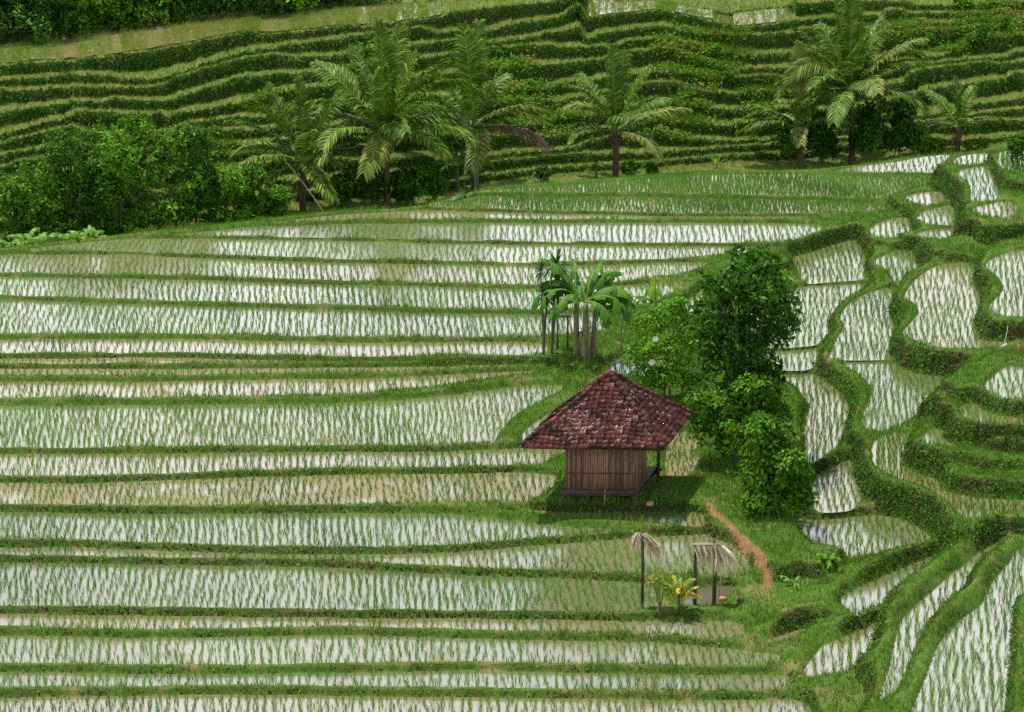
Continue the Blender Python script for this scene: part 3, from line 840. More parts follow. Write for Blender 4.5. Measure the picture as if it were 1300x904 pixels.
def leaf_cards(P, Nrm, ll, lw, seed, droop=.3):
    """diamond-shaped leaves lying roughly along a surface"""
    r = np.random.default_rng(seed); n = len(P)
    t = r.normal(0, 1, (n, 3)); Nn = Nrm + r.normal(0, .45, (n, 3)); Nn /= np.linalg.norm(Nn, axis=1)[:, None]
    t -= (t * Nn).sum(1)[:, None] * Nn; t /= np.linalg.norm(t, axis=1)[:, None]
    b = np.cross(Nn, t)
    L = ll * r.uniform(.6, 1.35, n)[:, None]; W = lw * r.uniform(.6, 1.3, n)[:, None]
    tip = P + t * L - Nn * L * droop * r.uniform(0, 1, n)[:, None]
    V = np.stack([P, P + t * L * .45 + b * W * .5 + Nn * L * .06, tip, P + t * L * .45 - b * W * .5 + Nn * L * .06], 1).reshape(-1, 3)
    return V, np.arange(4 * n).reshape(-1, 4), np.repeat(np.clip(r.normal(.45, .25, n), 0, 1), 4)

Pc, kc = sample_cells(300, rs, sstep(.7, 1.3, sl_))
nrm = np.stack([-dHx[ci[kc], cj[kc]], -dHy[ci[kc], cj[kc]], np.ones(len(kc))], 1); nrm /= np.linalg.norm(nrm, axis=1)[:, None]
V2, F2, A2 = leaf_cards(Pc + nrm * rs.uniform(.0, .10, len(Pc))[:, None], nrm, .10, .07, 24)
stuff(mesh_np('ground_cover', V2, F2, M['cover'], rnd=A2), 'dark leafy creeper covering the steep terrace banks', 'ground cover')

# hillside turf and creepers
def hill_pts(strips, dens, seed):
    r = np.random.default_rng(seed); out = []; nn = []
    vis = (hx > -70) & (hx < 1370); vi = np.nonzero(vis[:-1])[0]
    for s_ in strips:
        A = HV[s_][vi]; Bq = HV[s_][vi + 1]; Cq = HV[s_ + 1][vi + 1]; D = HV[s_ + 1][vi]
        ar = np.linalg.norm(np.cross(Cq - A, Bq - D), axis=1) / 2
        n = r.poisson(ar * dens); k = np.repeat(np.arange(len(vi)), n)
        a = r.uniform(0, 1, len(k))[:, None]; b = r.uniform(0, 1, len(k))[:, None]
        out.append((A[k] * (1 - a) + Bq[k] * a) * (1 - b) + (D[k] * (1 - a) + Cq[k] * a) * b)
        nv = np.cross(Bq - A, D - A); nv /= np.linalg.norm(nv, axis=1)[:, None] + 1e-9
        nn.append(nv[k])
    P = np.concatenate(out); Q = np.concatenate(nn)
    v = in_view(P, 60, 40)
    return P[v], Q[v]
tre = [i for i, k in enumerate(kinds[:-1]) if k == 'tread' and i > 0 and i <= iT]
ris = [i for i, k in enumerate(kinds[:-1]) if k == 'riser' and i < iT]
lip_ = [i for i, k in enumerate(kinds[:-1]) if k == 'lip']
Pt, _ = hill_pts(tre, 55, 41)
Pl, _ = hill_pts(lip_, 170, 42)
Pr, Nr = hill_pts(ris, 120, 43)
Pf, _ = hill_pts([iT + 1, iT + 2], 40, 45)
Pt = np.concatenate([Pt, Pl, Pf])
V1, F1, A1 = tri_blades(Pt, .20, .035, 44)
stuff(mesh_np('hill_grass', V1, F1, M['hill_grass'], rnd=A1), 'yellow green rice and grass on the far hillside terraces', 'grass')
M['hill_cover'] = leaf_mat('hill_cover_leaf', [(0, G(.016, .06, .003)), (.55, G(.045, .135, .007)), (1, G(.13, .25, .016))], patch=G(.085, .10, .018), transl=.2, pscale=.5, rough=.65, spec=.12)
V2, F2, A2 = leaf_cards(Pr + Nr * .03, Nr, .17, .12, 46)
Vb, Fb, Ab = tri_blades(Pr[::2], .16, .03, 47, lean=1.2)
stuff(mesh_np('hill_cover', np.concatenate([V2, Vb]), [Fb + len(V2), F2], M['hill_cover'], rnd=np.concatenate([A2, Ab])), 'dark green weeds hanging on the far hillside terrace walls', 'ground cover')

# rough weedy slips between the steps
Pw, Nw = hill_pts(tre + ris + lip_, 120, 48)
wx, wy, _ = proj(Pw)
wd_ = np.zeros(len(Pw))
for (cx_, cy_, ax_, ay_) in ((895, 72, 62, 36), (640, 125, 60, 52), (480, 78, 44, 18), (250, 196, 50, 30), (1190, 48, 90, 20), (850, 150, 60, 26), (965, 120, 26, 20), (715, 150, 40, 20), (1260, 20, 60, 16), (350, 130, 30, 14)):
    wd_ = np.maximum(wd_, 1.25 - np.hypot((wx - cx_) / ax_, (wy - cy_) / ay_))
k = np.random.default_rng(49).uniform(0, .9, len(Pw)) < wd_ + .25 * noise1(wx + wy * .7, 50, 14) * (wd_ > 0)
Pw, Nw = Pw[k], Nw[k]
hgt_ = np.random.default_rng(51).uniform(0, .55, len(Pw)) * (.5 + .5 * noise1(Pw[:, 0] + Pw[:, 2], 52, 1.6))
V2, F2, A2 = leaf_cards(Pw + np.array([0, 0, 1.]) * hgt_[:, None], Nw * .4 + np.array([0, -.2, .7]), .26, .13, 53)
Vb, Fb, Ab = tri_blades(Pw, .45, .04, 54, lean=.7)
M['weeds'] = leaf_mat('weed_leaf', [(0, G(.03, .10, .006)), (.55, G(.075, .18, .012)), (1, G(.19, .31, .02))], transl=.25, patch=G(.14, .16, .025), pscale=.4, rough=.75, spec=.06)
stuff(mesh_np('weeds', np.concatenate([V2, Vb]), [Fb + len(V2), F2], M['weeds'], rnd=np.concatenate([A2, Ab])), 'rough mixed weeds overgrowing parts of the far terrace steps', 'weeds')

# rice: tufts on a hand-planted grid
def rice_blades(P, hs, seed, nb=7, shade=None):
    r = np.random.default_rng(seed); n = len(P)
    Pb = np.repeat(P, nb, 0); hb = np.repeat(hs, nb) * r.uniform(.65, 1.2, n * nb)
    m = n * nb
    a = r.uniform(0, 2 * PI, m); sp = r.uniform(.05, .48, m) * hb
    d = np.stack([np.cos(a), np.sin(a), np.zeros(m)], 1)
    fa = r.uniform(0, 2 * PI, m)
    sd = np.stack([np.cos(fa), np.sin(fa), np.zeros(m)], 1) * (.0058 * r.uniform(.7, 1.4, m))[:, None]
    b = Pb + d * .025 * r.uniform(0, 1, m)[:, None]
    mid = b + d * (sp * .4)[:, None] + np.array([0, 0, 1.]) * (hb * .6)[:, None]
    tip = b + d * sp[:, None] + np.array([0, 0, 1.]) * (hb * r.uniform(.8, 1., m))[:, None]
    V = np.stack([b - sd, b + sd, mid + sd * .8, mid - sd * .8, tip], 1).reshape(-1, 3)
    o = np.arange(m) * 5
    tuft = np.repeat(np.clip(r.normal(.45, .2, n) + (0 if shade is None else (shade - .5) * .9), 0, 1), nb)
    return V, np.stack([o, o + 1, o + 2, o + 3], 1), np.stack([o + 3, o + 2, o + 4], 1), np.repeat(tuft, 5)

RP = []; RH = []; RC = []
rr = np.random.default_rng(77)
for fi, f in enumerate(FIELDS):
    if f['pad'] or f['rice'] <= 0: continue
    P = f['P'][:, :2]
    sp = .25 / math.sqrt(f['rice'])
    x0, x1, y0, y1 = P[:, 0].min(), P[:, 0].max(), P[:, 1].min(), P[:, 1].max()
    sx, sy = sp * 1.0, sp * .74
    X, Y = np.meshgrid(np.arange(x0, x1, sx), np.arange(y0, y1, sy))
    sk = rr.uniform(-.035, .035) - (x0 + x1) / 2 / ((y0 + y1) / 2) * -.6
    X = X + (Y - (y0 + y1) / 2) * sk + noise1(Y + X * .31, fi, 2.2) * .05 + noise1(Y * 1.3 + X * .9, fi + 500, 1.1) * .05
    X = X + rr.normal(0, .045, X.shape); Y = Y + rr.normal(0, .05, Y.shape)
    X = X.ravel(); Y = Y.ravel()
    D, ins = poly_dist(P, X, Y)
    k = ins & (D > .05) & (rr.uniform(0, 1, X.shape) > .05 + .16 * (noise1(X * .9 + Y * .3, fi + 900, 1.8) + noise1(Y * 1.1, fi + 950, 2.5) > .55))
    Q = np.stack([X[k], Y[k], np.full(k.sum(), f['z'] - .01)], 1)
    Q = Q[in_view(Q, 130, 60)]
    if not len(Q): continue
    RC.append(np.clip(.5 + .35 * noise1(Q[:, 0] * .8 + Q[:, 1] * .6, fi + 990, 1.6) + rr.normal(0, .1) , 0, 1))
    RP.append(Q); RH.append(np.full(len(Q), .235 * f['h']) * rr.uniform(.68, 1.32, len(Q)) * (1 + .18 * noise1(Q[:, 0] + Q[:, 1] * .5, fi + 970, 2.0)))
RP = np.concatenate(RP); RH = np.concatenate(RH); RC = np.concatenate(RC)
rx, ry, _ = proj(RP)
# the 300 tufts that show largest in the photo (its lowest visible rows) are objects of their own
cand = np.nonzero((ry < 812) & (ry > 770) & (rx > 8) & (rx < 1292))[0]
near = cand[np.argsort(-ry[cand])[:300]]
rest = np.ones(len(RP), bool); rest[near] = False
Vr, Fr4, Fr3, Ar = rice_blades(RP[rest], RH[rest], 78, 9, RC[rest])
stuff(mesh_np('rice_crop', Vr, [Fr4, Fr3], M['rice'], rnd=Ar), 'young rice planted in rows across all the flooded paddies', 'rice')
variants = []
for v in range(6):
    Vv, F4, F3, Av = rice_blades(np.zeros((1, 3)), np.array([.22]), 900 + v, 8)
    o = mesh_np('rice_seedling', Vv, [F4, F3], M['rice'], rnd=Av)
    variants.append(o)
for i, k in enumerate(near):
    if i < 6: o = variants[i]
    else:
        o = variants[i % 6].copy(); C.objects.link(o)
    o.location = RP[k]; o.rotation_euler = (0, 0, rr.uniform(0, 6.28)); q = RH[k] / .22; o.scale = (q, q, q)
    tag(o, 'thin bright green rice tuft standing in the front water of the lowest paddies', 'rice plant', 'rice tufts in the front paddies')
# rice on the top hill fields
HP = []
HW += [(iT, iT + 1, -60, 62)] + [(iT, iT + 1, 135, 560)]
for (r0, r1, xa, xb) in HW:
    n = int((xb - xa) * 11)
    q = rr.uniform(xa, xb, n); b = rr.uniform(.05, .95, n)[:, None]
    A = np.stack([np.interp(q, hx, HV[r0, :, k]) for k in range(3)], 1); Bq = np.stack([np.interp(q, hx, HV[r1, :, k]) for k in range(3)], 1)
    HP.append(A * (1 - b) + Bq * b)
HP = np.concatenate(HP)
Vr, Fr4, Fr3, Ar = rice_blades(HP, np.full(len(HP), .26), 79, 6)
stuff(mesh_np('hill_rice', Vr, [Fr4, Fr3], M['hill_grass'], rnd=Ar), 'yellowish rice in the flooded field on top of the far hillside', 'rice')

# ------------------------------------------------------------------ plants
def at(px, py, z=None, zg=0.0):
    """standing point for a photo pixel: on the paddy ground, or at elevation z"""
    if z is None: return on_ground(px, py, zg)
    return unproj(px, py, z)

def px_m(P):
    return float(proj(np.asarray(P, float))[2])

def leaves_on(blobs, n, ll, lw, seed, droop=.4, per=6, spread=.22, hollow=.55):
    """clusters of leaves scattered through the outer volume of several lobes"""
    r = np.random.default_rng(seed)
    B_ = np.asarray(blobs, float)
    w = (B_[:, 3] * B_[:, 4] + B_[:, 4] * B_[:, 5] + B_[:, 3] * B_[:, 5]); w /= w.sum()
    nc = max(1, n // per)
    k = r.choice(len(B_), nc, p=w)
    d = r.normal(0, 1, (nc, 3)); d /= np.linalg.norm(d, axis=1)[:, None]
    d[:, 2] = np.where((d[:, 2] < -.3) & (r.uniform(0, 1, nc) < .6), -d[:, 2], d[:, 2])
    lump = 1 + .16 * np.sin(d[:, 0] * 5 + B_[k, 0] * 3) * np.cos(d[:, 1] * 4 + d[:, 2] * 5 + B_[k, 2])
    rad = (hollow + (1 - hollow) * r.uniform(0, 1, nc) ** .5) * lump
    Cn = B_[k, :3] + d * B_[k, 3:6] * rad[:, None]
    # cluster axis: outwards and up a bit
    ax = d + r.normal(0, .35, (nc, 3)) + np.array([0, 0, .25]); ax /= np.linalg.norm(ax, axis=1)[:, None]
    cc = np.clip(r.normal(.42, .16, nc), 0, 1)
    P = np.repeat(Cn, per, 0); A = np.repeat(ax, per, 0); m = len(P)
    t = r.normal(0, 1, (m, 3)); t -= (t * A).sum(1)[:, None] * A; t /= np.linalg.norm(t, axis=1)[:, None]
    t = t * .9 + A * r.uniform(-.1, .7, m)[:, None]; t /= np.linalg.norm(t, axis=1)[:, None]
    Nn = A - (A * t).sum(1)[:, None] * t + r.normal(0, .2, (m, 3)); Nn -= (Nn * t).sum(1)[:, None] * t
    Nn /= np.linalg.norm(Nn, axis=1)[:, None] + 1e-9
    b = np.cross(Nn, t)
    P = P + t * spread * ll * r.uniform(0, 2.2, m)[:, None]
    L = ll * r.uniform(.6, 1.3, m)[:, None]; W = lw * r.uniform(.65, 1.25, m)[:, None]
    dr = droop * r.uniform(.3, 1, m)[:, None] * L
    tip = P + t * L - Nn * dr
    V = np.stack([P, P + t * L * .42 + b * W * .5 - Nn * dr * .2, tip, P + t * L * .42 - b * W * .5 - Nn * dr * .2], 1).reshape(-1, 3)
    col = np.clip(np.repeat(cc, per) + r.normal(0, .14, m), 0, 1)
    return V, np.arange(4 * m).reshape(-1, 4), np.repeat(col, 4)

def crown_blobs(seed, w, h, z0, n, lobes=.36, flat=1.0, taper=0.0):
    """n lobes filling an ellipsoid of width w, height h whose bottom is z0"""
    r = np.random.default_rng(seed); out = []
    for i in range(n):
        d = r.normal(0, 1, 3); d /= np.linalg.norm(d); q = r.uniform(.15, .85)
        s_ = lobes * r.uniform(.65, 1.25) * min(w, h) * .75
        zz = d[2] * q
        tw = 1 - taper * max(zz, -.3)
        out.append((d[0] * q * w * .42 * tw, d[1] * q * w * .42 * flat * tw, z0 + h * .5 + zz * h * .46, s_, s_, s_ * .8))
    return out

def woody(name, label, cat, loc, blobs, n, ll, lw, mat, seed, trunk_r=.06, stems=1, group=None, bark='bark', droop=.4, per=6, hollow=.5, trunk_label=None):
    t = thing(name, label, cat, loc, 0, group)
    r = np.random.default_rng(seed + 1)
    mb = MB()
    bl = np.asarray(blobs)
    top = bl[:, 2].mean()
    for s_ in range(stems):
        off = r.uniform(-1, 1, 3) * (.12 if stems > 1 else .0) * np.array([2, 2, 0])
        tgt = np.array([bl[:, 0].mean(), bl[:, 1].mean(), top]) + r.normal(0, .15, 3) * (bl[:, 3].mean())
        b0 = np.array([off[0], off[1], -.25])
        mid = b0 * .5 + tgt * .5 + r.normal(0, .06, 3) * top * .5
        q = np.linspace(0, 1, 8)[:, None]
        pts = (1 - q) ** 2 * b0 + 2 * q * (1 - q) * mid + q * q * tgt
        mb.tube(pts, np.linspace(trunk_r, trunk_r * .35, 8), 7, r.uniform(.3, .7))
        for j in r.permutation(len(bl))[:max(3, len(bl) // stems)]:
            e = bl[j, :3] * .93 + tgt * .07; k = r.integers(3, 7); a = pts[k]
            m = a * .45 + e * .55 + np.array([0, 0, -.08 * np.linalg.norm(e - a)])
            mb.tube((1 - q) ** 2 * a + 2 * q * (1 - q) * m + q * q * e, np.linspace(trunk_r * .45, trunk_r * .12, 8), 5, r.uniform(.3, .7), cap=False)
    mb.build('trunk' if stems == 1 else 'stems', M[bark], t, smooth=True)
    V, Fq, A = leaves_on(blobs, n, ll, lw, seed, droop, per, hollow=hollow)
    mesh_np('foliage', V, Fq, M[mat], t, A)
    return t

# ---- coconut palms -------------------------------------------------
def frond_mesh(length, az, el, sag, seed, dead=False, nl=46, lw=.085, ll=.85, curl=.0):
    """rachis curve with hanging leaflets -> (rachis tube pts, radii, leaf V, F)"""
    r = np.random.default_rng(seed)
    q = np.linspace(0, 1, 16)
    # integrate a bending direction
    d_el = el - sag * q ** 1.5
    st_ = length / 15
    h = np.concatenate([[0], np.cumsum(np.cos(d_el[:-1]) * st_)]); z = np.concatenate([[0], np.cumsum(np.sin(d_el[:-1]) * st_)])
    a = az + curl * q ** 2
    P = np.stack([h * np.cos(a), h * np.sin(a), z], 1)
    T = np.gradient(P, axis=0); T /= np.linalg.norm(T, axis=1)[:, None]
    side = np.stack([-np.sin(a), np.cos(a), np.zeros_like(a)], 1)
    up = np.cross(side, T) * -1
    up = np.where((up[:, 2:3] < 0), -up, up)
    ro = r.uniform(-.8, .8) * (1 if el > .9 else .35) + q * r.uniform(-.4, .4)
    side, up = side * np.cos(ro)[:, None] + up * np.sin(ro)[:, None], up * np.cos(ro)[:, None] - side * np.sin(ro)[:, None]
    V = []; n = 0; Fs = []
    for s_ in (-1, 1):
        u = np.linspace(.14, .995, nl) + r.normal(0, .004, nl)
        u = np.clip(u, .1, 1)
        Pi = np.stack([np.interp(u, q, P[:, k]) for k in range(3)], 1); Ti = np.stack([np.interp(u, q, T[:, k]) for k in range(3)], 1)
        Si = np.stack([np.interp(u, q, side[:, k]) for k in range(3)], 1); Ui = np.stack([np.interp(u, q, up[:, k]) for k in range(3)], 1)
        L = ll * np.sin(np.clip((u - .05) / 1.02, 0, 1) * PI) ** .55 * r.uniform(.85, 1.1, nl)
        L = np.maximum(L, .25)[:, None]
        fw = (.35 + .75 * u)[:, None]
        d0 = Si * s_ * .95 + Ti * fw * 1.0 + Ui * r.normal(.22, .10, (nl, 1)) + r.normal(0, .06, (nl, 3)); d0 /= np.linalg.norm(d0, axis=1)[:, None]
        g = r.uniform(.45, .95, nl)[:, None] * (1.9 if dead else 1)
        p1 = Pi + d0 * L * .5 + np.array([0, 0, -.10]) * L * g
        p2 = Pi + d0 * L * .93 + np.array([0, 0, -.55]) * L * g
        wv = np.cross(d0, Ui); wv /= np.linalg.norm(wv, axis=1)[:, None] + 1e-9
        wv = wv * .8 + r.normal(0, .3, (nl, 3)); w = lw * .5
        V.append(np.stack([Pi - wv * w * .5, Pi + wv * w * .5, p1 + wv * w, p1 - wv * w, p2], 1).reshape(-1, 3))
    V = np.concatenate(V); o = np.arange(2 * nl) * 5
    A = np.repeat(np.clip(r.normal(.45, .22, 2 * nl), 0, 1), 5)
    return P, V, np.stack([o, o + 1, o + 2, o + 3], 1), np.stack([o + 3, o + 2, o + 4], 1), A

def palm(label, base, crown_h, lean, fronds, seed, trunk_r=.16, group='coconut palms below the far hillside'):
    """fronds: (azimuth deg [0=right, 90=away], elevation deg, length m, sag deg, material)"""
    t = thing('coconut_palm', label, 'palm', base, 0, group)
    r = np.random.default_rng(seed)
    top = np.array([lean[0], lean[1], crown_h])
    q = np.linspace(0, 1, 10)[:, None]
    pts = np.array([0, 0, -.6]) * (1 - q) ** 2 + 2 * q * (1 - q) * np.array([lean[0] * .25, lean[1] * .25, crown_h * .5]) + q * q * top
    mb = MB(); rad = np.linspace(trunk_r * 1.25, trunk_r * .85, 10) * (1 + .06 * np.sin(np.arange(10) * 2.4))
    mb.tube(pts, rad, 9, .5)
    # old leaf bases round the top of the trunk
    for k in range(14):
        a = r.uniform(0, 2 * PI); h0 = crown_h - r.uniform(.0, .9)
        p = np.array([np.cos(a), np.sin(a), 0]) * trunk_r * .8 + np.array([top[0], top[1], h0])
        e = p + np.array([np.cos(a) * .22, np.sin(a) * .22, .35])
        mb.tube([p, (p + e) / 2 + np.array([0, 0, -.03]), e], [.06, .05, .02], 5, r.uniform(.2, .9), cap=False)
    mb.build('trunk', M['palm_bark'], t, smooth=True)
    for i, fr in enumerate(fronds):
        az, el, ln, sag = fr[:4]; mt = fr[4] if len(fr) > 4 else 'palm'
        P, V, F4, F3, A = frond_mesh(ln, R(az), R(el), R(sag), seed * 50 + i, mt == 'palm_dead', nl=int(27 * ln), ll=.17 * ln + .18, curl=r.uniform(-.25, .25))
        o = mesh_np('frond', V + top, [F4, F3], M[mt], t, A)
        mr = MB(); mr.tube(P + top, np.linspace(.045, .008, len(P)), 5, r.uniform(.2, .8), cap=False)
        mr.build('rachis', M['palm_dead'] if mt == 'palm_dead' else M['midrib'], o, smooth=True)
    return t

def auto_fronds(seed, n, L, up=75, lo=5, yellow=.1, dead=0):
    r = np.random.default_rng(seed); out = []
    for i in range(n):
        f = i / max(1, n - 1)
        el = up + (lo - up) * f ** .9
        az = i * 137.5 + r.uniform(-20, 20)
        out.append((az, el + r.uniform(-6, 6), L * r.uniform(.85, 1.08), 22 + 48 * min(1, f * 1.5) + r.uniform(-8, 8),
                    'palm_yellow' if r.uniform() < yellow * (1.8 if f > .6 else .6) else 'palm'))
    for i in range(dead):
        out.append((r.uniform(0, 360), -35, L * .9, 45, 'palm_dead'))
    return out

def zg_hill(px, py):
    """elevation of the gully / hillside at a pixel, by walking its rows"""
    ys = np.array([proj(hill_at(px, k))[1] for k in range(1, len(rows) - 5)])
    zs = np.array([hill_at(px, k)[2] for k in range(1, len(rows) - 5)])
    o = np.argsort(ys)
    return float(np.interp(py, ys[o], zs[o]))
def on_hill(px, py):
    return unproj(px, py, zg_hill(px, py))

PALMS = [   # label, base px, crown px, frond length m, extra
 ('dark coconut palm with pale bare stalk leaning at its foot, beside the shrub thicket', (384, 268), (386, 212), 4.6, 17, 1, 0),
 ('biggest bushy coconut palm, crown of many arching fronds, between two others', (492, 262), (490, 178), 5.6, 26, 2, 0),
 ('tall coconut palm with a rust brown dead frond hanging on one side', (604, 240), (600, 168), 5.0, 19, 3, 0),
 ('slim young coconut palm standing alone on the open slope', (782, 226), (781, 172), 4.3, 12, 4, 0),
 ('coconut palm with pale upright spear, leaning beside the tallest palm', (1016, 213), (1016, 168), 4.2, 15, 5, 0),
 ('tallest coconut palm reaching the top edge, pale frond arching over dark bushes', (1082, 207), (1076, 122), 5.6, 24, 6, 0),
 ('small yellowish coconut palm by the upper end of the paddies', (1216, 192), (1215, 166), 3.1, 10, 7, 0)]
EXTRA = {1: [(182, 70, 4.6, 60), (95, 84, 4.4, 12), (20, 50, 3.9, 95), (170, 35, 4.6, 100), (200, -10, 3.4, 60)],
         2: [(100, 86, 6.0, 14), (60, 80, 5.8, 25), (150, 62, 5.6, 60), (20, 60, 5.6, 80), (185, 48, 5.2, 75), (0, 35, 5.0, 90), (215, 15, 4.6, 85, 'palm_yellow'), (320, 20, 4.5, 80)],
         3: [(110, 84, 5.6, 16), (75, 82, 5.8, 12), (10, 35, 5.0, 78), (175, 48, 4.6, 80), (5, 8, 4.4, 60, 'palm_dead'), (170, 15, 4.2, 70), (60, 74, 5.0, 20, 'palm_yellow')],
         4: [(110, 84, 4.8, 10), (70, 78, 4.6, 18), (178, 58, 3.6, 95, 'palm_yellow'), (8, 30, 4.6, 45, 'palm_yellow'), (190, 66, 4.2, 60), (330, 55, 3.8, 60)],
         5: [(110, 82, 4.9, 6, 'palm_yellow'), (178, 40, 4.2, 95), (190, 25, 4.0, 70), (160, 15, 3.6, 60, 'palm_yellow'), (250, 60, 4, 70)],
         6: [(95, 88, 6.4, 8), (70, 84, 6.2, 14), (120, 76, 5.8, 25), (15, 52, 5.6, 85), (165, 62, 5.2, 50), (190, 40, 5.4, 115), (210, 60, 5.0, 120, 'palm_yellow'), (40, 66, 5.2, 50)],
         7: [(100, 80, 3.0, 15), (55, 62, 3.1, 45), (150, 58, 3.0, 45), (180, 25, 2.7, 80, 'palm_yellow'), (0, 35, 2.6, 70)]}
for lab, b, c, L_, n, sd, dead in PALMS:
    P = on_hill(*b)
    s_ = px_m(P)
    ch = (b[1] - c[1]) / s_ / math.cos(R(11)) + .2
    fr = EXTRA[sd] + auto_fronds(sd * 9, max(3, n - len(EXTRA[sd])), L_ * .92, 72, 8, .14, dead)
    palm(lab, P, ch, ((c[0] - b[0]) / s_, 0), fr, sd, .17 if n > 11 else .13)
# fallen bare stalk beside the first palm
P = on_hill(413, 273); Q = on_hill(357, 262); s_ = px_m(P)
top = np.array([-56 / s_, .3, 76 / s_])
mb = MB(); q = np.linspace(0, 1, 8)[:, None]
mb.tube(q * top + q * (1 - q) * np.array([0, 0, .5]), np.linspace(.05, .025, 8), 6, .7)
t = thing('dead_stalk', 'long pale bare palm stalk leaning against the dark palm at the thicket', 'stalk', P)
mb.build('stalk', M['stem_pale'], t, smooth=True)

# ---- banana plants ---------------------------------------------------
def banana_leaf(length, width, az, el, sag, seed, mat_torn=.5):
    r = np.random.default_rng(seed); n = 22
    q = np.linspace(0, 1, n)
    d_el = el - sag * 1.25 * q ** 1.3
    st_ = length / (n - 1)
    h = np.concatenate([[0], np.cumsum(np.cos(d_el[:-1]) * st_)]); z = np.concatenate([[0], np.cumsum(np.sin(d_el[:-1]) * st_)])
    P = np.stack([h * np.cos(az), h * np.sin(az), z], 1)
    side = np.array([-np.sin(az), np.cos(az), 0])
    T = np.gradient(P, axis=0); T /= np.linalg.norm(T, axis=1)[:, None]
    U = np.cross(T, side); U = np.where(U[:, 2:3] < 0, -U, U)
    w = width * .5 * np.sin(np.clip((q - .12) / .9, 0, 1) * PI) ** .5
    V = []; Fq = []; A = []; c = 0
    for s_ in (-1, 1):
        fold = R(18) + r.uniform(0, R(14)); i = 2
        while i < n - 1:
            m = min(n - 1, i + r.integers(1, 5))          # a strip of blade between two tears
            hang = r.uniform(0, 1.5)
            k = np.arange(i, m + 1)
            dirv = side[None] * s_ * math.cos(fold) + U[k] * math.sin(fold) * .6
            mid = P[k] + dirv * (w[k] * .55)[:, None]
            out = P[k] + dirv * w[k][:, None] + np.array([0, 0, -1]) * (w[k] * (.35 + hang))[:, None]
            if m < n - 1:
                out[-1] = out[-1] * .8 + out[-2] * .2; 
            if r.uniform() < .14: i = m; continue
            mm = len(k)
            V += [P[k], mid, out]
            a = np.arange(mm - 1) + c
            Fq += [np.stack([a, a + 1, a + 1 + mm, a + mm], 1), np.stack([a + mm, a + mm + 1, a + 2 * mm + 1, a + 2 * mm], 1)]
            A.append(np.full(3 * mm, np.clip(r.normal(.45, .2), 0, 1))); c += 3 * mm
            i = m
    return P, np.concatenate(V), np.concatenate(Fq), np.concatenate(A)

def banana(label, base, stems, leaves, seed, mat='banana', group=None, name='banana_plant'):
    """stems: (dx, dy, height, lean_x, radius); leaves: (stem, az, el, length, width, sag[, mat])"""
    t = thing(name, label, 'banana plant', base, 0, group)
    r = np.random.default_rng(seed); tops = []
    for (dx, dy, h, lx, rad) in stems:
        q = np.linspace(0, 1, 7)[:, None]
        pts = np.array([dx, dy, -.2]) + q * np.array([lx, 0, h + .2]) + q * (1 - q) * np.array([lx * .4, 0, 0])
        mb = MB(); mb.tube(pts, np.linspace(rad * 1.25, rad * .65, 7), 9, r.uniform(.3, .7))
        for k in range(5):       # dry sheaths peeling from the stem
            a = r.uniform(0, 2 * PI); p = pts[r.integers(1, 5)] + np.array([np.cos(a), np.sin(a), 0]) * rad * .95
            mb.add([p + [0, 0, .25], p + np.array([np.cos(a + .5), np.sin(a + .5), 0]) * .1, p + np.array([np.cos(a) * .16, np.sin(a) * .16, -.4]), p + np.array([np.cos(a - .5), np.sin(a - .5), 0]) * .1],
                   [[0, 1, 2, 3]], r.uniform(.5, 1))
        mb.build('stem', M['banana_stem'], t, smooth=True); tops.append(pts[-1])
    for i, lf in enumerate(leaves):
        s_, az, el, ln, wd, sg = lf[:6]; mt = lf[6] if len(lf) > 6 else mat
        P, V, Fq, A = banana_leaf(ln, wd, R(az), R(el), R(sg), seed * 40 + i)
        o = mesh_np('leaf', V + tops[s_], Fq, M[mt], t, A)
        mr = MB(); mr.tube(P + tops[s_] + np.array([0, 0, .01]), np.linspace(.035, .008, len(P)), 5, .5, cap=False)
        mr.build('midrib', M['midrib'], o, smooth=True)
    return t

P = on_ground(739, 455)
banana('large banana clump with torn dark leaves standing behind the hut', P,
       [(-.2, .1, 2.5, -.05, .12), (.12, -.1, 2.3, .0, .14), (.38, .15, 1.9, .12, .11)],
       [(0, 175, 28, 2.13, 0.58, 88), (0, 150, 48, 2.13, 0.56, 98), (0, 200, 40, 1.94, 0.54, 113), (0, 95, 74, 1.73, 0.40, 48), (0, 230, 20, 1.73, 0.48, 98), (0, 130, 60, 1.94, 0.54, 88),
        (1, 40, 62, 2.34, 0.60, 73), (1, 10, 45, 2.24, 0.60, 88), (1, 60, 72, 2.13, 0.56, 58), (1, 340, 35, 2.03, 0.58, 93), (1, 320, 15, 1.63, 0.48, 88), (1, 185, 22, 1.94, 0.54, 98),
        (2, 15, 50, 2.03, 0.56, 98), (2, 355, 28, 1.83, 0.54, 88), (2, 290, 30, 1.52, 0.48, 98), (0, 275, 60, 1.80, 0.53, 110), (1, 100, 55, 1.89, 0.53, 90), (2, 60, 66, 1.98, 0.53, 55), (0, 160, 70, 2.07, 0.53, 50), (0, 265, 35, 1.52, 0.47, 108)], 5)
P = on_ground(832, 412)
banana('young banana plant with one glowing yellow green leaf, in the pale bush', P, [(0, 0, .9, 0, .09)],
       [(0, 265, 78, 1.35, .62, 12, 'banana_light'), (0, 165, 35, 1.3, .3, 60), (0, 20, 45, 1.3, .32, 60), (0, 200, 40, 1.0, .3, 70), (0, 335, 30, 1.0, .28, 50), (0, 120, 55, 1.2, .35, 60)], 6)
P = on_hill(590, 243)
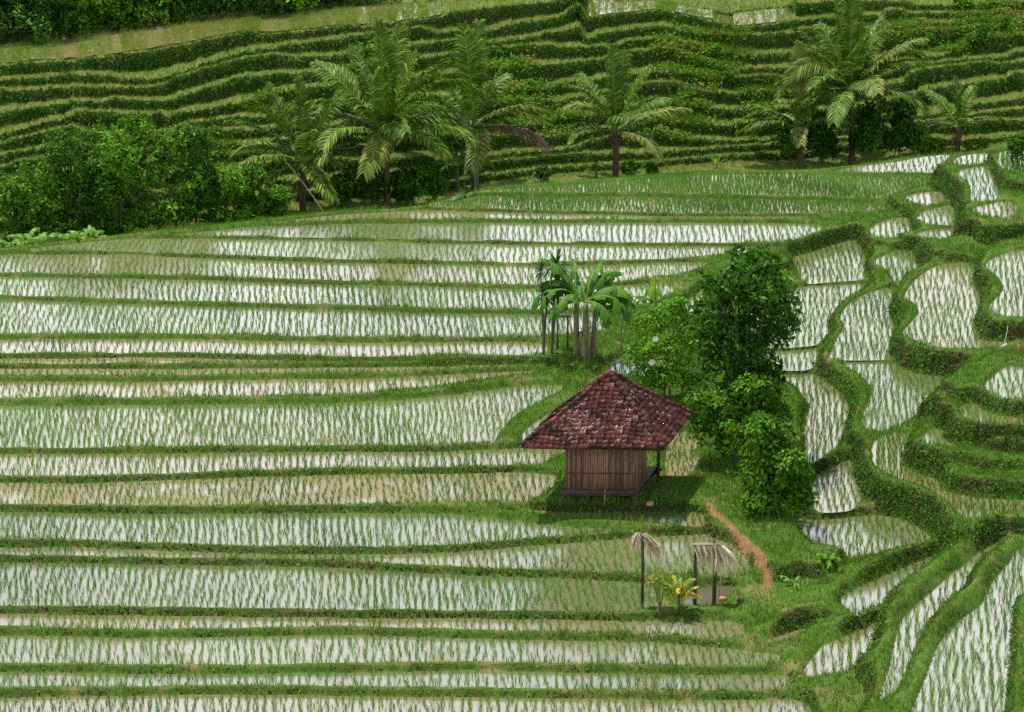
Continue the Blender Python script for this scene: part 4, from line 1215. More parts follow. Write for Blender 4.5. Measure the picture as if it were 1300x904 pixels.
banana('pair of small banana plants below the palms at the gully edge', P, [(-.4, 0, 1.4, 0, .09), (.5, .1, 1.6, .1, .1)],
       [(0, 170, 40, 1.5, .35, 70), (0, 110, 65, 1.4, .35, 40), (0, 20, 40, 1.3, .35, 70), (0, 210, 15, 1.2, .35, 50), (1, 5, 35, 1.9, .38, 75), (1, 80, 72, 1.6, .36, 25), (1, 150, 48, 1.7, .38, 70),
        (1, 320, 25, 1.5, .36, 70), (0, 60, 55, 1.5, .36, 40)], 8)

# ---- dracaena trees by the bananas -----------------------------------
def rosette_tree(label, base, heads, seed, ll=.8, lw=.10, nl=34, mat='dracaena', trunk_r=.05, name='dracaena_tree', cat='dracaena', group=None, dry=True):
    t = thing(name, label, cat, base, 0, group); r = np.random.default_rng(seed)
    mb = MB()
    for hd in heads:
        e = np.array(hd[:3], float); q = np.linspace(0, 1, 7)[:, None]
        mb.tube(np.array([0, 0, -.2]) * (1 - q) + q * e + q * (1 - q) * np.array([e[0] * -.5, 0, .2]), np.linspace(trunk_r, trunk_r * .6, 7), 6, r.uniform(.3, .7))
    mb.build('trunk', M['bark'], t, smooth=True)
    for hd in heads:
        e = np.array(hd[:3], float); sc_ = hd[3] if len(hd) > 3 else 1
        V = []; 
        n = nl
        az = r.uniform(0, 2 * PI, n); el = r.uniform(R(-35 if dry else 5), R(85), n)
        d = np.stack([np.cos(az) * np.cos(el), np.sin(az) * np.cos(el), np.sin(el)], 1)
        b = np.stack([-np.sin(az), np.cos(az), np.zeros(n)], 1) * lw * .5 * sc_
        L = ll * sc_ * r.uniform(.7, 1.15, n)[:, None]
        p0 = e + d * .04; p1 = p0 + d * L * .5 + np.array([0, 0, -.03]) * L; p2 = p0 + d * L + np.array([0, 0, -.28]) * L * (1 - np.sin(el)[:, None] * .7)
        V = np.stack([p0 - b * .5, p0 + b * .5, p1 + b, p1 - b, p2], 1).reshape(-1, 3); o = np.arange(n) * 5
        mesh_np('leaf_rosette', V, [np.stack([o, o + 1, o + 2, o + 3], 1), np.stack([o + 3, o + 2, o + 4], 1)], M[mat], t, np.repeat(np.clip(r.normal(.5, .25, n), 0, 1), 5))
    return t
P = on_ground(690, 450)
s_ = px_m(P)
rosette_tree('slim dracaena with a small leaf tuft at the outer edge of the bananas', P, [(-.12, 0, 3.35, .85), (.15, .05, 2.2, 1.0), (0.02, -.05, 2.5, .8)], 61)
P = on_ground(700, 449)
rosette_tree('taller dracaena with a fuller leaf tuft against the bananas', P, [(.18, .1, 3.6, 1.05), (.42, 0, 3.2, .8), (.1, .0, 2.4, .9), (.3, 0, 2.7, .9)], 62)

# ---- trees and bushes in the middle ----------------------------------
def from_px(base, blobs_px, depth=1.0):
    """lobes given as (px, py, rx px, ry px) around a standing point -> local metres"""
    s_ = px_m(base); bx, by, _ = proj(base); out = []
    r = np.random.default_rng(int(abs(base[0] * 100)) + len(blobs_px))
    for (x, y, rx, ry_) in blobs_px:
        rx_m, rz = rx / s_, ry_ / s_ / math.cos(R(17))
        out.append(((x - bx) / s_, r.uniform(-.5, .5) * depth, (by - y) / s_ / math.cos(R(17)), rx_m, rx_m * .9, rz))
    return out
P = on_ground(938, 572)
woody('dark_tree', 'tall dark green leafy tree standing over the path behind the hut', 'tree', P,
      from_px(P, [(945, 345, 32, 20), (925, 362, 30, 20), (962, 360, 34, 20), (978, 385, 30, 20), (905, 385, 26, 20), (940, 390, 36, 24), (988, 405, 24, 20), (965, 415, 34, 24), (920, 420, 34, 24),
                  (900, 440, 24, 22), (945, 448, 36, 26), (978, 440, 26, 24), (915, 468, 30, 22), (955, 478, 34, 22), (890, 415, 20, 18), (935, 500, 30, 18), (958, 332, 16, 10), (896, 362, 16, 14), (970, 470, 22, 20), (884, 398, 14, 13), (998, 392, 15, 12), (1002, 418, 12, 12), (930, 334, 14, 10), (975, 340, 14, 10)], 1.9),
      7600, .25, .11, 'tree_dark', 71, .11, 2, hollow=.35)
P = on_ground(845, 508)
t = woody('pale_bush', 'pale green bush with two white blooms behind the hut roof', 'bush', P,
      from_px(P, [(820, 420, 22, 18), (850, 410, 26, 20), (875, 420, 18, 18), (835, 445, 32, 22), (868, 452, 26, 24), (810, 455, 20, 20), (850, 480, 32, 22), (825, 485, 28, 20), (880, 490, 20, 18), (862, 392, 14, 10)], 1.2),
      8200, .15, .075, 'bush_light', 73, .05, 3, hollow=.4)
s_ = px_m(P); bx, by, _ = proj(P)
for (x, y) in ((829, 421), (825, 450)):
    mb = MB(); c = np.array([(x - bx) / s_, -1.15, (by - y) / s_ / math.cos(R(17))])
    for k in range(6):
        a = k * PI / 3; d = np.array([math.cos(a), -.5, math.sin(a)]); b = np.array([-math.sin(a), 0, math.cos(a)])
        mb.add([c, c + d * .08 + b * .045, c + d * .14, c + d * .08 - b * .045], [[0, 1, 2, 3]], .6)
    mb.build('flower', M['flower'], t)
P = on_ground(925, 588)
woody('glossy_bush', 'dense glossy bush spreading beneath the dark tree', 'bush', P,
      from_px(P, [(890, 520, 22, 20), (915, 515, 28, 22), (945, 510, 30, 22), (975, 505, 24, 18), (900, 545, 28, 20), (930, 545, 32, 24), (965, 530, 30, 24), (985, 525, 16, 16), (925, 565, 24, 14), (955, 490, 26, 16)], 1.0),
      4800, .22, .11, 'bush', 75, .05, 3, hollow=.4)
P = on_ground(982, 652)
woody('glossy_bush', 'big rounded glossy bush with bright tips beside the red path', 'bush', P,
      from_px(P, [(965, 545, 22, 16), (985, 560, 26, 18), (970, 580, 28, 18), (1000, 585, 26, 20), (960, 605, 22, 20), (990, 612, 36, 24), (1018, 608, 18, 20), (970, 632, 28, 18), (1005, 635, 26, 16), (1020, 628, 14, 14), (955, 635, 14, 12)], 1.0),
      5600, .22, .11, 'bush', 77, .05, 3, hollow=.4)

# ---- shrub thicket at the upper left ---------------------------------
SH = [   # px base, half width, height px, kind, label
 (20, 300, 42, 92, 'bush', 'rounded green shrub at the outer end of the thicket'),
 (62, 298, 40, 105, 'bush', 'feathery shrub with a thin pale stick in front, near the outer thicket end'),
 (100, 296, 40, 112, 'tree_dark', 'dark shrub in the thicket left of the pointed shrub'),
 (128, 285, 26, 130, 'bush', 'narrow pointed shrub rising from the thicket'),
 (150, 294, 40, 100, 'bush_light', 'leafy light green shrub in the middle of the thicket'),
 (180, 275, 30, 140, 'bush', 'tallest upright shrub of the thicket, against the terraces'),
 (150, 270, 28, 120, 'tree_dark', 'dark upright shrub behind the light green one'),
 (215, 290, 38, 110, 'bush', 'green shrub with orange blooms in the thicket'),
 (250, 286, 34, 92, 'tree_dark', 'dark shrub at the thicket middle, in front of the steps'),
 (288, 280, 30, 66, 'bush_light', 'low light shrub at the inner thicket end'),
 (322, 276, 24, 58, 'bush', 'low shrub with red blooms nearest the dark palm'),
 (350, 274, 18, 34, 'bush', 'little round bush at the foot of the dark palm'),
 (40, 270, 36, 85, 'tree_dark', 'dark shrub at the back of the outer thicket'),
 (85, 262, 30, 72, 'bush', 'upright green shrub at the back of the thicket'),
]
for i, (x, y, w, h, mt, lab) in enumerate(SH):
    P = unproj(x, far_y(x) - 1, .5); e_ = 4.0 + .10 * (far_y(x) - y); P *= (P[1] + e_) / P[1]; P[2] = -1.0 - .10 * (far_y(x) - y) / 3
    s_ = px_m(P)
    W, Hh = 2.3 * w / s_, 1.42 * h / s_ + .9
    bl = crown_blobs(500 + i, W, Hh, .1, 12, .36, 1.0, .45 if h > 2.4 * w else .15)
    bl += [(q_ * W * .3, -.2, Hh * .14, W * .24, W * .24, Hh * .16) for q_ in (-1, 0, 1)]
    t = woody('shrub', lab, 'shrub', P, bl, 3300, .24, .12, mt, 520 + i, .05, 3, 'shrubs of the thicket below the far terraces', hollow=.4)
    if 'bloom' in lab:
        r = np.random.default_rng(i)
        for k in range(5):
            b = bl[r.integers(0, len(bl))]
            mb = MB(); c = np.array([b[0] + r.uniform(-.5, .5) * b[3], b[1] - b[4] * 1.05, b[2] + r.uniform(-.3, .5) * b[5]])
            for q in range(5):
                a = q * 2 * PI / 5; d = np.array([math.cos(a), -.4, math.sin(a)]); bb = np.array([-math.sin(a), 0, math.cos(a)])
                mb.add([c, c + d * .045 + bb * .035, c + d * .08, c + d * .045 - bb * .035], [[0, 1, 2, 3]], .5)
            mb.build('flower', M['red_flower'], t)

# broad-leaved plants along the thicket's foot
def broad_plant(label, base, n, L_, seed, mat='broad', group=None, wd=.32, name='broad_leaf_plant', cat='plant'):
    t = thing(name, label, cat, base, 0, group); r = np.random.default_rng(seed)
    mb = MB()
    for i in range(n):
        az = r.uniform(0, 360); el = r.uniform(35, 85); ln = L_ * r.uniform(.7, 1.2)
        P, V, Fq, A = banana_leaf(ln, wd * L_, R(az), R(el), R(r.uniform(60, 110)), seed * 70 + i)
        off = np.array([r.uniform(-.5, .5), r.uniform(-.4, .4), 0]) * L_ * .7
        mesh_np('leaf', V + off, Fq, M[mat], t, A)
        mb.tube(P + off, np.linspace(.02, .006, len(P)), 4, .5, cap=False)
    mb.build('stalks', M['midrib'], t)
    return t
for i, (x, y, L_) in enumerate([(8, 306, 1.3), (34, 304, 1.5), (60, 301, 1.3), (86, 299, 1.4), (112, 297, 1.2), (160, 296, 1.2), (184, 294, 1.1)]):
    P = on_ground(x, far_y(x) - .5, .8); P[1] += .8; P[2] -= .2
    broad_plant(['yellow green broad leafed plant at the very end of the thicket foot', 'yellow green broad leafed clump second from the thicket end', 'bright broad leafed clump below the feathery shrub',
                 'bright broad leafed clump below the dark shrub', 'bright broad leafed clump below the pointed shrub', 'pale broad leafed clump below the light green shrub', 'pale broad leafed clump at the inner end of the row'][i],
                P, 12, L_ * .72, 800 + i, 'broad', 'broad leafed plants along the thicket foot')

# bushes round the palm feet and up the slope
BS = [(440, 262, 26, 50, 'bush', 'low bush between the dark palm and the biggest palm'), (525, 262, 30, 62, 'tree_dark', 'dark bush at the foot of the biggest palm'),
      (550, 256, 22, 40, 'bush', 'small bush beside the pair of banana plants'), (472, 262, 30, 74, 'tree_dark', 'dark bush directly under the biggest palm'),
      (690, 232, 10, 24, 'dracaena', 'tiny upright bush alone on the open slope'), (800, 226, 14, 18, 'bush', 'small bush right beside the slim young palm'),
      (828, 224, 12, 14, 'bush', 'lowest bush near the slim young palm'),
      (1002, 210, 26, 52, 'bush', 'bush at the foot of the leaning palm'), (1042, 210, 34, 84, 'tree_dark', 'dark bush between the leaning palm and the tallest palm'),
      (1108, 205, 32, 92, 'tree_dark', 'dark bush hugging the tallest palm'), (1138, 201, 30, 88, 'tree_dark', 'large dark bush under the arching pale frond'),
      (1162, 198, 22, 46, 'bush', 'bush at the paddy end of the dark group'), (1192, 196, 14, 18, 'bush', 'small bush just before the yellowish palm'),
      (1238, 192, 18, 18, 'bush', 'small bush just behind the yellowish palm'),
      (1240, 62, 14, 26, 'tree_dark', 'dark shrub standing alone high on the far terraces'), (1222, 14, 20, 22, 'bush', 'bush at the top edge of the far hillside'),
      (700, 145, 18, 14, 'bush', 'low weed bush halfway up the far terraces'), (672, 118, 24, 12, 'bush_light', 'pale weed bush above the brown dead frond'),
      (905, 70, 22, 14, 'bush_light', 'pale weed bush on the rough slope near the top'), (925, 105, 22, 14, 'bush', 'weed bush low on the rough slope'),
      (870, 128, 20, 12, 'bush_light', 'pale weed bush beside the slim palm frond tip'), (250, 190, 26, 22, 'bush_light', 'pale bush on the steps above the thicket'),
      (1180, 60, 24, 14, 'bush_light', 'pale weed bush above the arching frond'), (1270, 40, 24, 14, 'bush', 'weed bush near the top corner terraces')]
for i, (x, y, w, h, mt, lab) in enumerate(BS):
    P = on_hill(x, y); s_ = px_m(P)
    bl = crown_blobs(600 + i, 2 * w / s_, h / s_, .05, 6, .36)
    woody('bush', lab, 'bush', P, bl, 320 + int(w * h * 1.25), .24, .12, mt, 640 + i, .035, 2, None, hollow=.4)
# shrub at the upper right edge of the paddies
P = on_ground(1290, 212, 2.9)
woody('bush', 'dark bush at the edge of the highest small paddy', 'bush', P, crown_blobs(690, 1.6, 1.9, .0, 8, .36), 1500, .16, .08, 'tree_dark', 691, .04, 2, hollow=.4)
P = on_hill(757, 226)
rosette_tree('stubby dark palm sapling on the slope by the slim young palm', P, [(0, 0, .8, 1.0)], 64, .6, .09, 26, 'tree_dark', .1, 'palm_sapling', 'sapling')
P = on_hill(910, 214)
rosette_tree('tiny yellow green sapling at the gully edge', P, [(0, 0, .2, 1.0)], 65, .8, .09, 18, 'broad', .03, 'palm_sapling', 'sapling', dry=False)

# ---- forest edge on the crest, upper left ----------------------------
FT = [(-30, 58, 60, 150, 'tree_dark', 'dark tree at the outer end of the crest wood'), (30, 50, 50, 170, 'tree_dark', 'dark tree behind the bare pale snag on the crest'),
      (85, 44, 46, 150, 'bush', 'green tree of the crest wood next to the snag'), (135, 40, 44, 165, 'bush_light', 'lighter crest tree just before the pink flag'),
      (180, 36, 46, 160, 'tree_dark', 'dark crest tree behind the pink flag'), (235, 30, 30, 34, 'broad', 'bright yellow green low shrub on the crest after the flag'),
      (265, 26, 50, 150, 'tree_dark', 'dark crest tree behind the bright low shrub'), (318, 20, 44, 140, 'bush', 'green crest tree with yellowish leaves'),
      (340, 18, 22, 24, 'broad', 'bright low shrub farther along the crest'),
      (372, 14, 44, 130, 'tree_dark', 'dark crest tree near the inner end of the wood'), (425, 8, 40, 120, 'bush', 'innermost green tree of the crest wood')]
for i, (x, y, w, h, mt, lab) in enumerate(FT):
    P = hill_at(x, iT + 2); P = P.copy(); P[1] += .5 if h < 60 else 1.3; P[2] -= .2
    s_ = px_m(P)
    bl = crown_blobs(700 + i, 2.8 * w / s_, (h * .62) / s_, -.3, 22 if h > 60 else 9, .40)
    if h > 60: bl += [(q_ * 1.2 * w / s_, -.8 + .3 * abs(q_), .7 + .5 * (abs(q_) < .6), 1.5, 1.2, 1.1) for q_ in (-1, -.5, 0, .5, 1)]
    woody('crest_tree' if h > 60 else 'crest_shrub', lab, 'tree' if h > 60 else 'shrub', P, bl, 9000 if h > 60 else 1100, .28, .14, mt, 740 + i, .14 if h > 60 else .05, 1 if h > 60 else 2,
          'trees along the crest' if h > 60 else None, hollow=.4)

# ------------------------------------------------------------------ the hut
def roof_mat():
    m, nt, out = new_mat('weathered_clay_tile')
    a = N(nt, 'ShaderNodeAttribute', attribute_name='rnd')
    base = ramp(nt, a.outputs['Fac'], [(0, G(.055, .022, .020)), (.45, G(.13, .042, .032)), (.8, G(.20, .065, .045)), (1, G(.26, .11, .08))]).outputs['Color']
    n1 = noise(nt, 2.2, 5); n2 = noise(nt, 14, 4); n3 = noise(nt, .7, 3)
    dark = ramp(nt, n1, [(.42, G(1, 1, 1)), (.56, G(0, 0, 0))]).outputs['Color']
    base = mixc(nt, dark, base, mixc(nt, .75, base, G(.022, .015, .014)))
    ad = N(nt, 'ShaderNodeMath', operation='MULTIPLY_ADD'); nt.links.new(n3, ad.inputs[0]); ad.inputs[1].default_value = .42
    nt.links.new(n2, ad.inputs[2])
    ad2 = N(nt, 'ShaderNodeMath', operation='MULTIPLY_ADD'); nt.links.new(a.outputs['Fac'], ad2.inputs[0]); ad2.inputs[1].default_value = .16; nt.links.new(ad.outputs[0], ad2.inputs[2])
    lich = ramp(nt, ad2.outputs[0], [(.885, G(0, 0, 0)), (.99, G(.8, .8, .8))]).outputs['Color']
    col = mixc(nt, lich, base, G(.55, .46, .43))
    b = N(nt, 'ShaderNodeBsdfPrincipled'); b.inputs['Roughness'].default_value = .85; b.inputs['Specular IOR Level'].default_value = .15
    nt.links.new(col, b.inputs['Base Color']); nt.links.new(b.outputs[0], out.inputs[0])
    return m
M['tile'] = roof_mat()
M['slat'] = plain_mat('weathered_bamboo_wall', G(.085, .043, .029), G(.31, .18, .12), 5, .8, (6, 6, .5))

hutP = on_ground(762, 636, .08); gz = float(hutP[2])
hut = thing('rice_hut', 'small raised bamboo hut with a lichened red tile roof in the paddies', 'hut', hutP, R(-1.5))
# local axes: x right, y away, z up; the front wall stands at y = 0
W2, DEP, ZF, ZE, ZA = 1.17, 1.65, .36, 2.16, 4.12
ex0, ex1, ey0, ey1 = -2.42, 2.34, -1.0, 3.15
apex = np.array([.0, 1.12, ZA])
hr = np.random.default_rng(55)
def slat_wall(p0, p1, z0, z1, step=.075):
    mb = MB(); p0 = np.array(p0); p1 = np.array(p1); L_ = np.linalg.norm(p1 - p0); n = int(L_ / step); d = (p1 - p0) / L_
    rot = np.array([[d[0], -d[1], 0], [d[1], d[0], 0], [0, 0, 1]])
    for i in range(n):
        c = p0 + d * (i + .5) * step; dz = hr.uniform(0, .03)
        mb.box([c[0], c[1], (z0 + z1) / 2 - dz / 2], [step * .86, .02 + hr.uniform(0, .014), z1 - z0 - dz], rot, hr.uniform(0, 1))
    return mb
slat_wall((-W2, 0), (W2, 0), ZF + .02, ZE + .15).build('front_wall', M['slat'], hut)
slat_wall((W2 + .01, .03), (W2 + .01, DEP), ZF + .02, ZE + .3).build('side_wall', M['slat'], hut)
slat_wall((-W2 - .01, .03), (-W2 - .01, DEP), ZF + .02, ZE + .3).build('side_wall', M['slat'], hut)
slat_wall((-W2, DEP + .03), (W2, DEP + .03), ZF + .02, ZE + .4).build('back_wall', M['slat'], hut)
mb = MB()
for z in (ZF + .62, ZF + .05):
    mb.box([0, -.028, z], [2 * W2, .02, .035], None, .2)
mb.build('wall_batten', M['wood'], hut)
mb = MB(); mb.box([.05, 1.35, ZF - .02], [2 * W2 + .1, 3.0, .05], None, .4)
mb.build('floor', M['wood'], hut)
for y in (-.03, 1.6, 2.8):
    mb = MB(); mb.box([.05, y, ZF - .10], [2 * W2 + .45, .09, .10], None, .3); mb.build('floor_beam', M['wood'], hut)
for x in (-W2 - .04, W2 + .06):
    mb = MB(); mb.box([x, 1.35, ZF - .19], [.09, 3.2, .085], None, .3); mb.build('floor_beam', M['wood'], hut)
for x, y, zt in ((-W2 + .06, .02, ZF - .15), (W2 - .06, .02, ZF - .15), (-W2, 1.5, ZF - .15), (W2, 1.5, ZF - .15), (W2 + .16, 2.75, ZE + .25), (-W2 - .1, 2.75, ZE + .25)):
    mb = MB(); mb.tube([[x, y, -.25], [x + hr.normal(0, .01), y, zt * .5], [x, y, zt]], .06, 8, .4); mb.build('post', M['wood'], hut, True)
mb = MB(); mb.tube([[.17, -.12, -.1], [.19, -.10, .45]], .022, 6, .9); mb.build('prop_stick', M['stick'], hut)
# eave frame
for a_, b_ in (((ex0, ey0), (ex1, ey0)), ((ex1, ey0), (ex1, ey1)), ((ex1, ey1), (ex0, ey1)), ((ex0, ey1), (ex0, ey0))):
    mb = MB(); m_ = [(a_[0] + b_[0]) / 2, (a_[1] + b_[1]) / 2]
    sh = .96
    mb.tube([[a_[0] * sh, a_[1] * sh + .05, ZE - .035], [b_[0] * sh, b_[1] * sh + .05, ZE - .035]], .035, 6, .3); mb.build('eave_batten', M['wood'], hut)
# tiled hips: every face is courses of curved pantiles, one mesh per slope
cor = [np.array([ex0, ey0, ZE]), np.array([ex1, ey0, ZE]), np.array([ex1, ey1, ZE]), np.array([ex0, ey1, ZE])]
for fi in range(4):
    A, Bc = cor[fi], cor[(fi + 1) % 4]
    e = (Bc - A); L_ = np.linalg.norm(e); e = e / L_
    foot = A + e * ((apex - A) @ e); s_v = apex - foot; SL = np.linalg.norm(s_v); s_v = s_v / SL
    nrm_ = np.cross(e, s_v)
    if nrm_[2] < 0: nrm_ = -nrm_
    fx = (apex - A) @ e
    nrow = 17; rh = SL / nrow; tw = .205
    mb = MB()
    # boarding under the tiles
    mb.add([A - nrm_ * .03, Bc - nrm_ * .03, apex - nrm_ * .03], [[0, 1, 2]], .1)
    for j in range(nrow):
        v0, v1 = j * rh - .03, (j + 1) * rh + .035
        xl = fx * (v0 / SL); xr = L_ - (L_ - fx) * (v0 / SL)
        xl1 = fx * min(v1 / SL, 1); xr1 = L_ - (L_ - fx) * min(v1 / SL, 1)
        n = int(np.ceil((xr - xl) / tw)) + 1
        o = (np.floor(xl / tw)) * tw
        for k in range(n):
            x0 = o + k * tw; x1 = x0 + tw * 1.06
            if x1 < xl + .02 or x0 > xr - .02: continue
            us = np.linspace(x0, x1, 6) + hr.normal(0, .004)
            hh = np.array([.028, .004, .0, .010, .040, .044]) + hr.normal(0, .006)
            lo_ = np.clip(us, xl, xr); hi_ = np.clip(us, xl1, xr1)
            lift = .030 + hr.uniform(0, .014)
            P0_ = A + e * lo_[:, None] + s_v * v0 + nrm_ * (hh + lift)[:, None]
            P1_ = A + e * hi_[:, None] + s_v * min(v1, SL) + nrm_ * (hh + .004)[:, None]
            Pd = P0_ - nrm_ * .026
            V = np.concatenate([P0_, P1_, Pd]); q = np.arange(5)
            mb.add(V, np.concatenate([np.stack([q, q + 1, q + 7, q + 6], 1), np.stack([q + 12, q + 13, q + 1, q], 1)]), np.clip(hr.normal(.48, .25), 0, 1))
    mb.build('roof_slope', M['tile'], hut)
for ci_ in range(4):
    a_ = cor[ci_] + np.array([0, 0, .05]); b_ = apex + np.array([0, 0, .06]); mb = MB(); n = 15
    for k in range(n):
        p = a_ + (b_ - a_) * k / n; q = a_ + (b_ - a_) * (k + 1.18) / n
        mb.tube([p + [0, 0, .03], q], [.085, .07], 8, np.clip(hr.normal(.25, .2), 0, 1))
    mb.build('hip_ridge', M['tile'], hut)
mb = MB(); mb.tube([apex + [0, 0, -.06], apex + [0, 0, .08], apex + [0, 0, .17]], [.17, .13, .04], 9, .3); mb.build('finial', M['tile'], hut)

# the plan is a leaning parallelogram: the sides run back to the right
for ch in hut.children:
    n_ = len(ch.data.vertices); co = np.empty(n_ * 3, np.float32); ch.data.vertices.foreach_get('co', co)
    co = co.reshape(-1, 3); co[:, 0] += .25 * co[:, 1]; co[:, 2] += (.035 * np.sin(co[:, 0] * 1.9 + 1) + .02 * np.sin(co[:, 0] * 4.3 + co[:, 1] * 3)) * (co[:, 2] > ZE - .2); ch.data.vertices.foreach_set('co', co.ravel()); ch.data.update()

# ------------------------------------------------------------------ small things in the paddies
def straw_bunch(mb, c, n, L_, lean, seed, w=.04, spread=.3):
    r = np.random.default_rng(seed)
    for i in range(n):
        p = c + np.array([r.normal(0, .05), r.normal(0, .05), r.uniform(-.02, .05)])
        d = np.array([lean + r.normal(0, spread), r.normal(0, spread * .6), -1.0]); d /= np.linalg.norm(d)
        L = L_ * r.uniform(.55, 1.15); b = np.array([r.normal(), r.normal(), 0]); b = b / np.linalg.norm(b) * w * .5
        m = p + d * L * .5 + np.array([np.sign(lean) * .05, 0, .06]) * L; e = p + d * L
        mb.add([p - b, p + b, m + b, m - b], [[0, 1, 2, 3]], r.uniform(0, 1)); mb.add([m - b, m + b, e], [[0, 1, 2]], r.uniform(0, 1))
P = on_ground(815, 772, -.6); s_ = px_m(P)
t = thing('straw_post', 'single dark post with a bundle of pale straw tied at its top', 'scarecrow post', P)
mb = MB(); mb.tube([[0, 0, -.3], [.01, 0, 1.3], [-.02, 0, 2.55]], [.055, .05, .04], 8, .4); mb.build('post', M['post'], t, True)
mb = MB(); mb.box([-.09, 0, 2.40], [.42, .05, .05], None, .3); mb.build('crossbar', M['post'], t)
mb = MB()
straw_bunch(mb, np.array([-.16, -.03, 2.42]), 80, .65, -.05, 1, spread=.2)
straw_bunch(mb, np.array([.05, -.03, 2.40]), 110, 1.05, .55, 2, spread=.22)
mb.build('straw', M['straw'], t)
P = on_ground(893, 768, -.6)
t = thing('straw_rack', 'two dark posts with a tilted bar fringed by hanging straw', 'straw rack', P)
for x, h, ln in ((-.27, 1.95, .0), (.32, 2.15, .02)):
    mb = MB(); mb.tube([[x, 0, -.3], [x + ln, 0, 1.0], [x - .03, 0, h]], [.065, .06, .05], 8, .4); mb.build('post', M['post'], t, True)
mb = MB(); mb.tube([[-.42, 0, 1.95], [.05, 0, 1.99], [.55, .0, 1.93]], .06, 8, .6); mb.tube([[-.36, -.12, 2.0], [.5, -.1, 2.0]], .035, 6, .9)
mb.build('bar', M['stick'], t, True)
mb = MB()
straw_bunch(mb, np.array([-.34, -.06, 1.96]), 45, .55, .35, 3, spread=.16); straw_bunch(mb, np.array([-.08, -.06, 1.97]), 60, .75, .22, 4, spread=.14)
straw_bunch(mb, np.array([.25, -.06, 1.97]), 95, .85, .35, 5, spread=.24); straw_bunch(mb, np.array([.45, -.06, 1.95]), 80, .95, .62, 6, spread=.2)
mb.build('straw', M['straw'], t)

def stick(label, base, h, lean=(0, 0), rad=.018, bend=.0, mat='stick', name='bamboo_stick', cat='stick', group=None):
    mb = MB(); q = np.linspace(0, 1, 6)[:, None]
    top_ = np.array([lean[0], lean[1], h])
    mb.tube(np.array([0, 0, -.25]) * (1 - q) + q * top_ + q * (1 - q) * np.array([bend, 0, 0]), np.linspace(rad, rad * .75, 6), 6, .4)
    o = mb.build(name, M[mat], None, True); o.location = tuple(float(v) for v in base)
    return tag(o, label, cat, group)
stick('thin stick standing right next to the straw rack', on_ground(911, 770, -.6), .95, (.08, 0), .018)
stick('thin straight pole standing in the upper paddy', on_ground(941, 322, .7), 1.55, (0, 0), .022)
stick('crooked pole standing in the upper paddy near its inner end', on_ground(993, 321, .7), 1.35, (-.2, 0), .03, -.12)
stick('grey post on the grass between the bananas and the pale bush', on_ground(789, 445, .5), 1.5, (0, 0), .035)
stick('short thin stick on the bank in front of the banana clump', on_ground(662, 488, .2), .55, (0, 0), .02)
# little shelf beside the bananas
P = on_ground(714, 444, .5)
t = thing('offering_stand', 'little dark two-post shelf standing left of the banana clump', 'stand', P)
for x in (-.2, .21):
    for y in (0, .35):
        mb = MB(); mb.tube([[x, y, -.2], [x, y, 1.35]], .035, 7, .4); mb.build('post', M['post'], t, True)
mb = MB(); mb.box([0, .17, 1.37], [.62, .5, .05], None, .3); mb.build('shelf', M['post'], t)
# small white sack, husk, stones, pot
def lump(name, label, cat, base, r3, mat, seed, parent=None):
    r = np.random.default_rng(seed); n = 12
    V = []
    for i in range(7):
        th_ = PI * i / 6
        for k in range(n):
            a = 2 * PI * k / n; q = 1 + .13 * math.sin(3 * a + seed) * math.sin(2 * th_) + r.normal(0, .05)
            V.append((r3[0] * math.sin(th_) * math.cos(a) * q, r3[1] * math.sin(th_) * math.sin(a) * q, r3[2] * (1 - math.cos(th_)) * .9 * (1 + r.normal(0, .02)) - .05))
    Fq = [[i * n + k, i * n + (k + 1) % n, (i + 1) * n + (k + 1) % n, (i + 1) * n + k] for i in range(6) for k in range(n)]
    o = mesh_np(name, V, np.array(Fq), M[mat], None, np.full(len(V), .5), True)
    o.location = tuple(float(v) for v in base)
    return tag(o, label, cat)
lump('sack', 'small white sack lying beside the banana stems', 'sack', on_ground(735, 424, .5) + np.array([0, 0, .02]), (.13, .10, .12), 'white_sack', 3)
lump('coconut_husk', 'tan coconut husk in the grass before the hut', 'husk', on_ground(825, 641, .1), (.14, .12, .10), 'husk', 4)
lump('rock', 'dark brown rock lying on the turf near the path end', 'rock', on_ground(943, 763, -.5), (.20, .15, .11), 'rock', 5)
lump('stone', 'reddish stone at the pond by the straw rack', 'stone', on_ground(917, 762, -.5), (.15, .12, .10), 'pot', 6)
# crotons
P = on_ground(861, 774, -.6)
def croton(label, base, n, L_, seed, h0, w=.14, mat='croton', up=(30, 85)):
    t = thing('croton', label, 'croton', base, 0); r = np.random.default_rng(seed)
    mb = MB(); mb.tube([[0, 0, -.2], [.02, 0, h0 * .5], [0, 0, h0 + .1]], [.05, .04, .03], 7, .3); mb.build('stem', M['bark'], t, True)
    for i in range(n):
        P_, V, Fq, A = banana_leaf(L_ * r.uniform(.65, 1.1), w, R(r.uniform(0, 360)), R(r.uniform(*up)), R(r.uniform(30, 75)), seed * 90 + i)
        mesh_np('leaf', V + np.array([0, 0, h0 + r.uniform(-.15, .2)]), Fq, M[mat], t, np.clip(A + r.normal(0, .25), 0, 1))
    return t
croton('yellow green croton with upright broad leaves by the straw rack', P, 15, .80, 9, .42, .2)
P = on_ground(838, 776, -.6)
t = rosette_tree('thin stemmed croton with small yellow leaf tufts beside the straw post', P, [(-.22, 0, .95, .8), (-.05, .05, 1.15, .7), (.1, 0, .7, .9), (-.15, 0, .65, .7)], 66, .3, .08, 16, 'croton', .025, 'croton', 'croton')
broad_plant('pale leafy weed on the turf at the path junction', on_ground(1013, 742, -.4), 6, .5, 951, 'broad', None, .3, 'weed', 'weed')
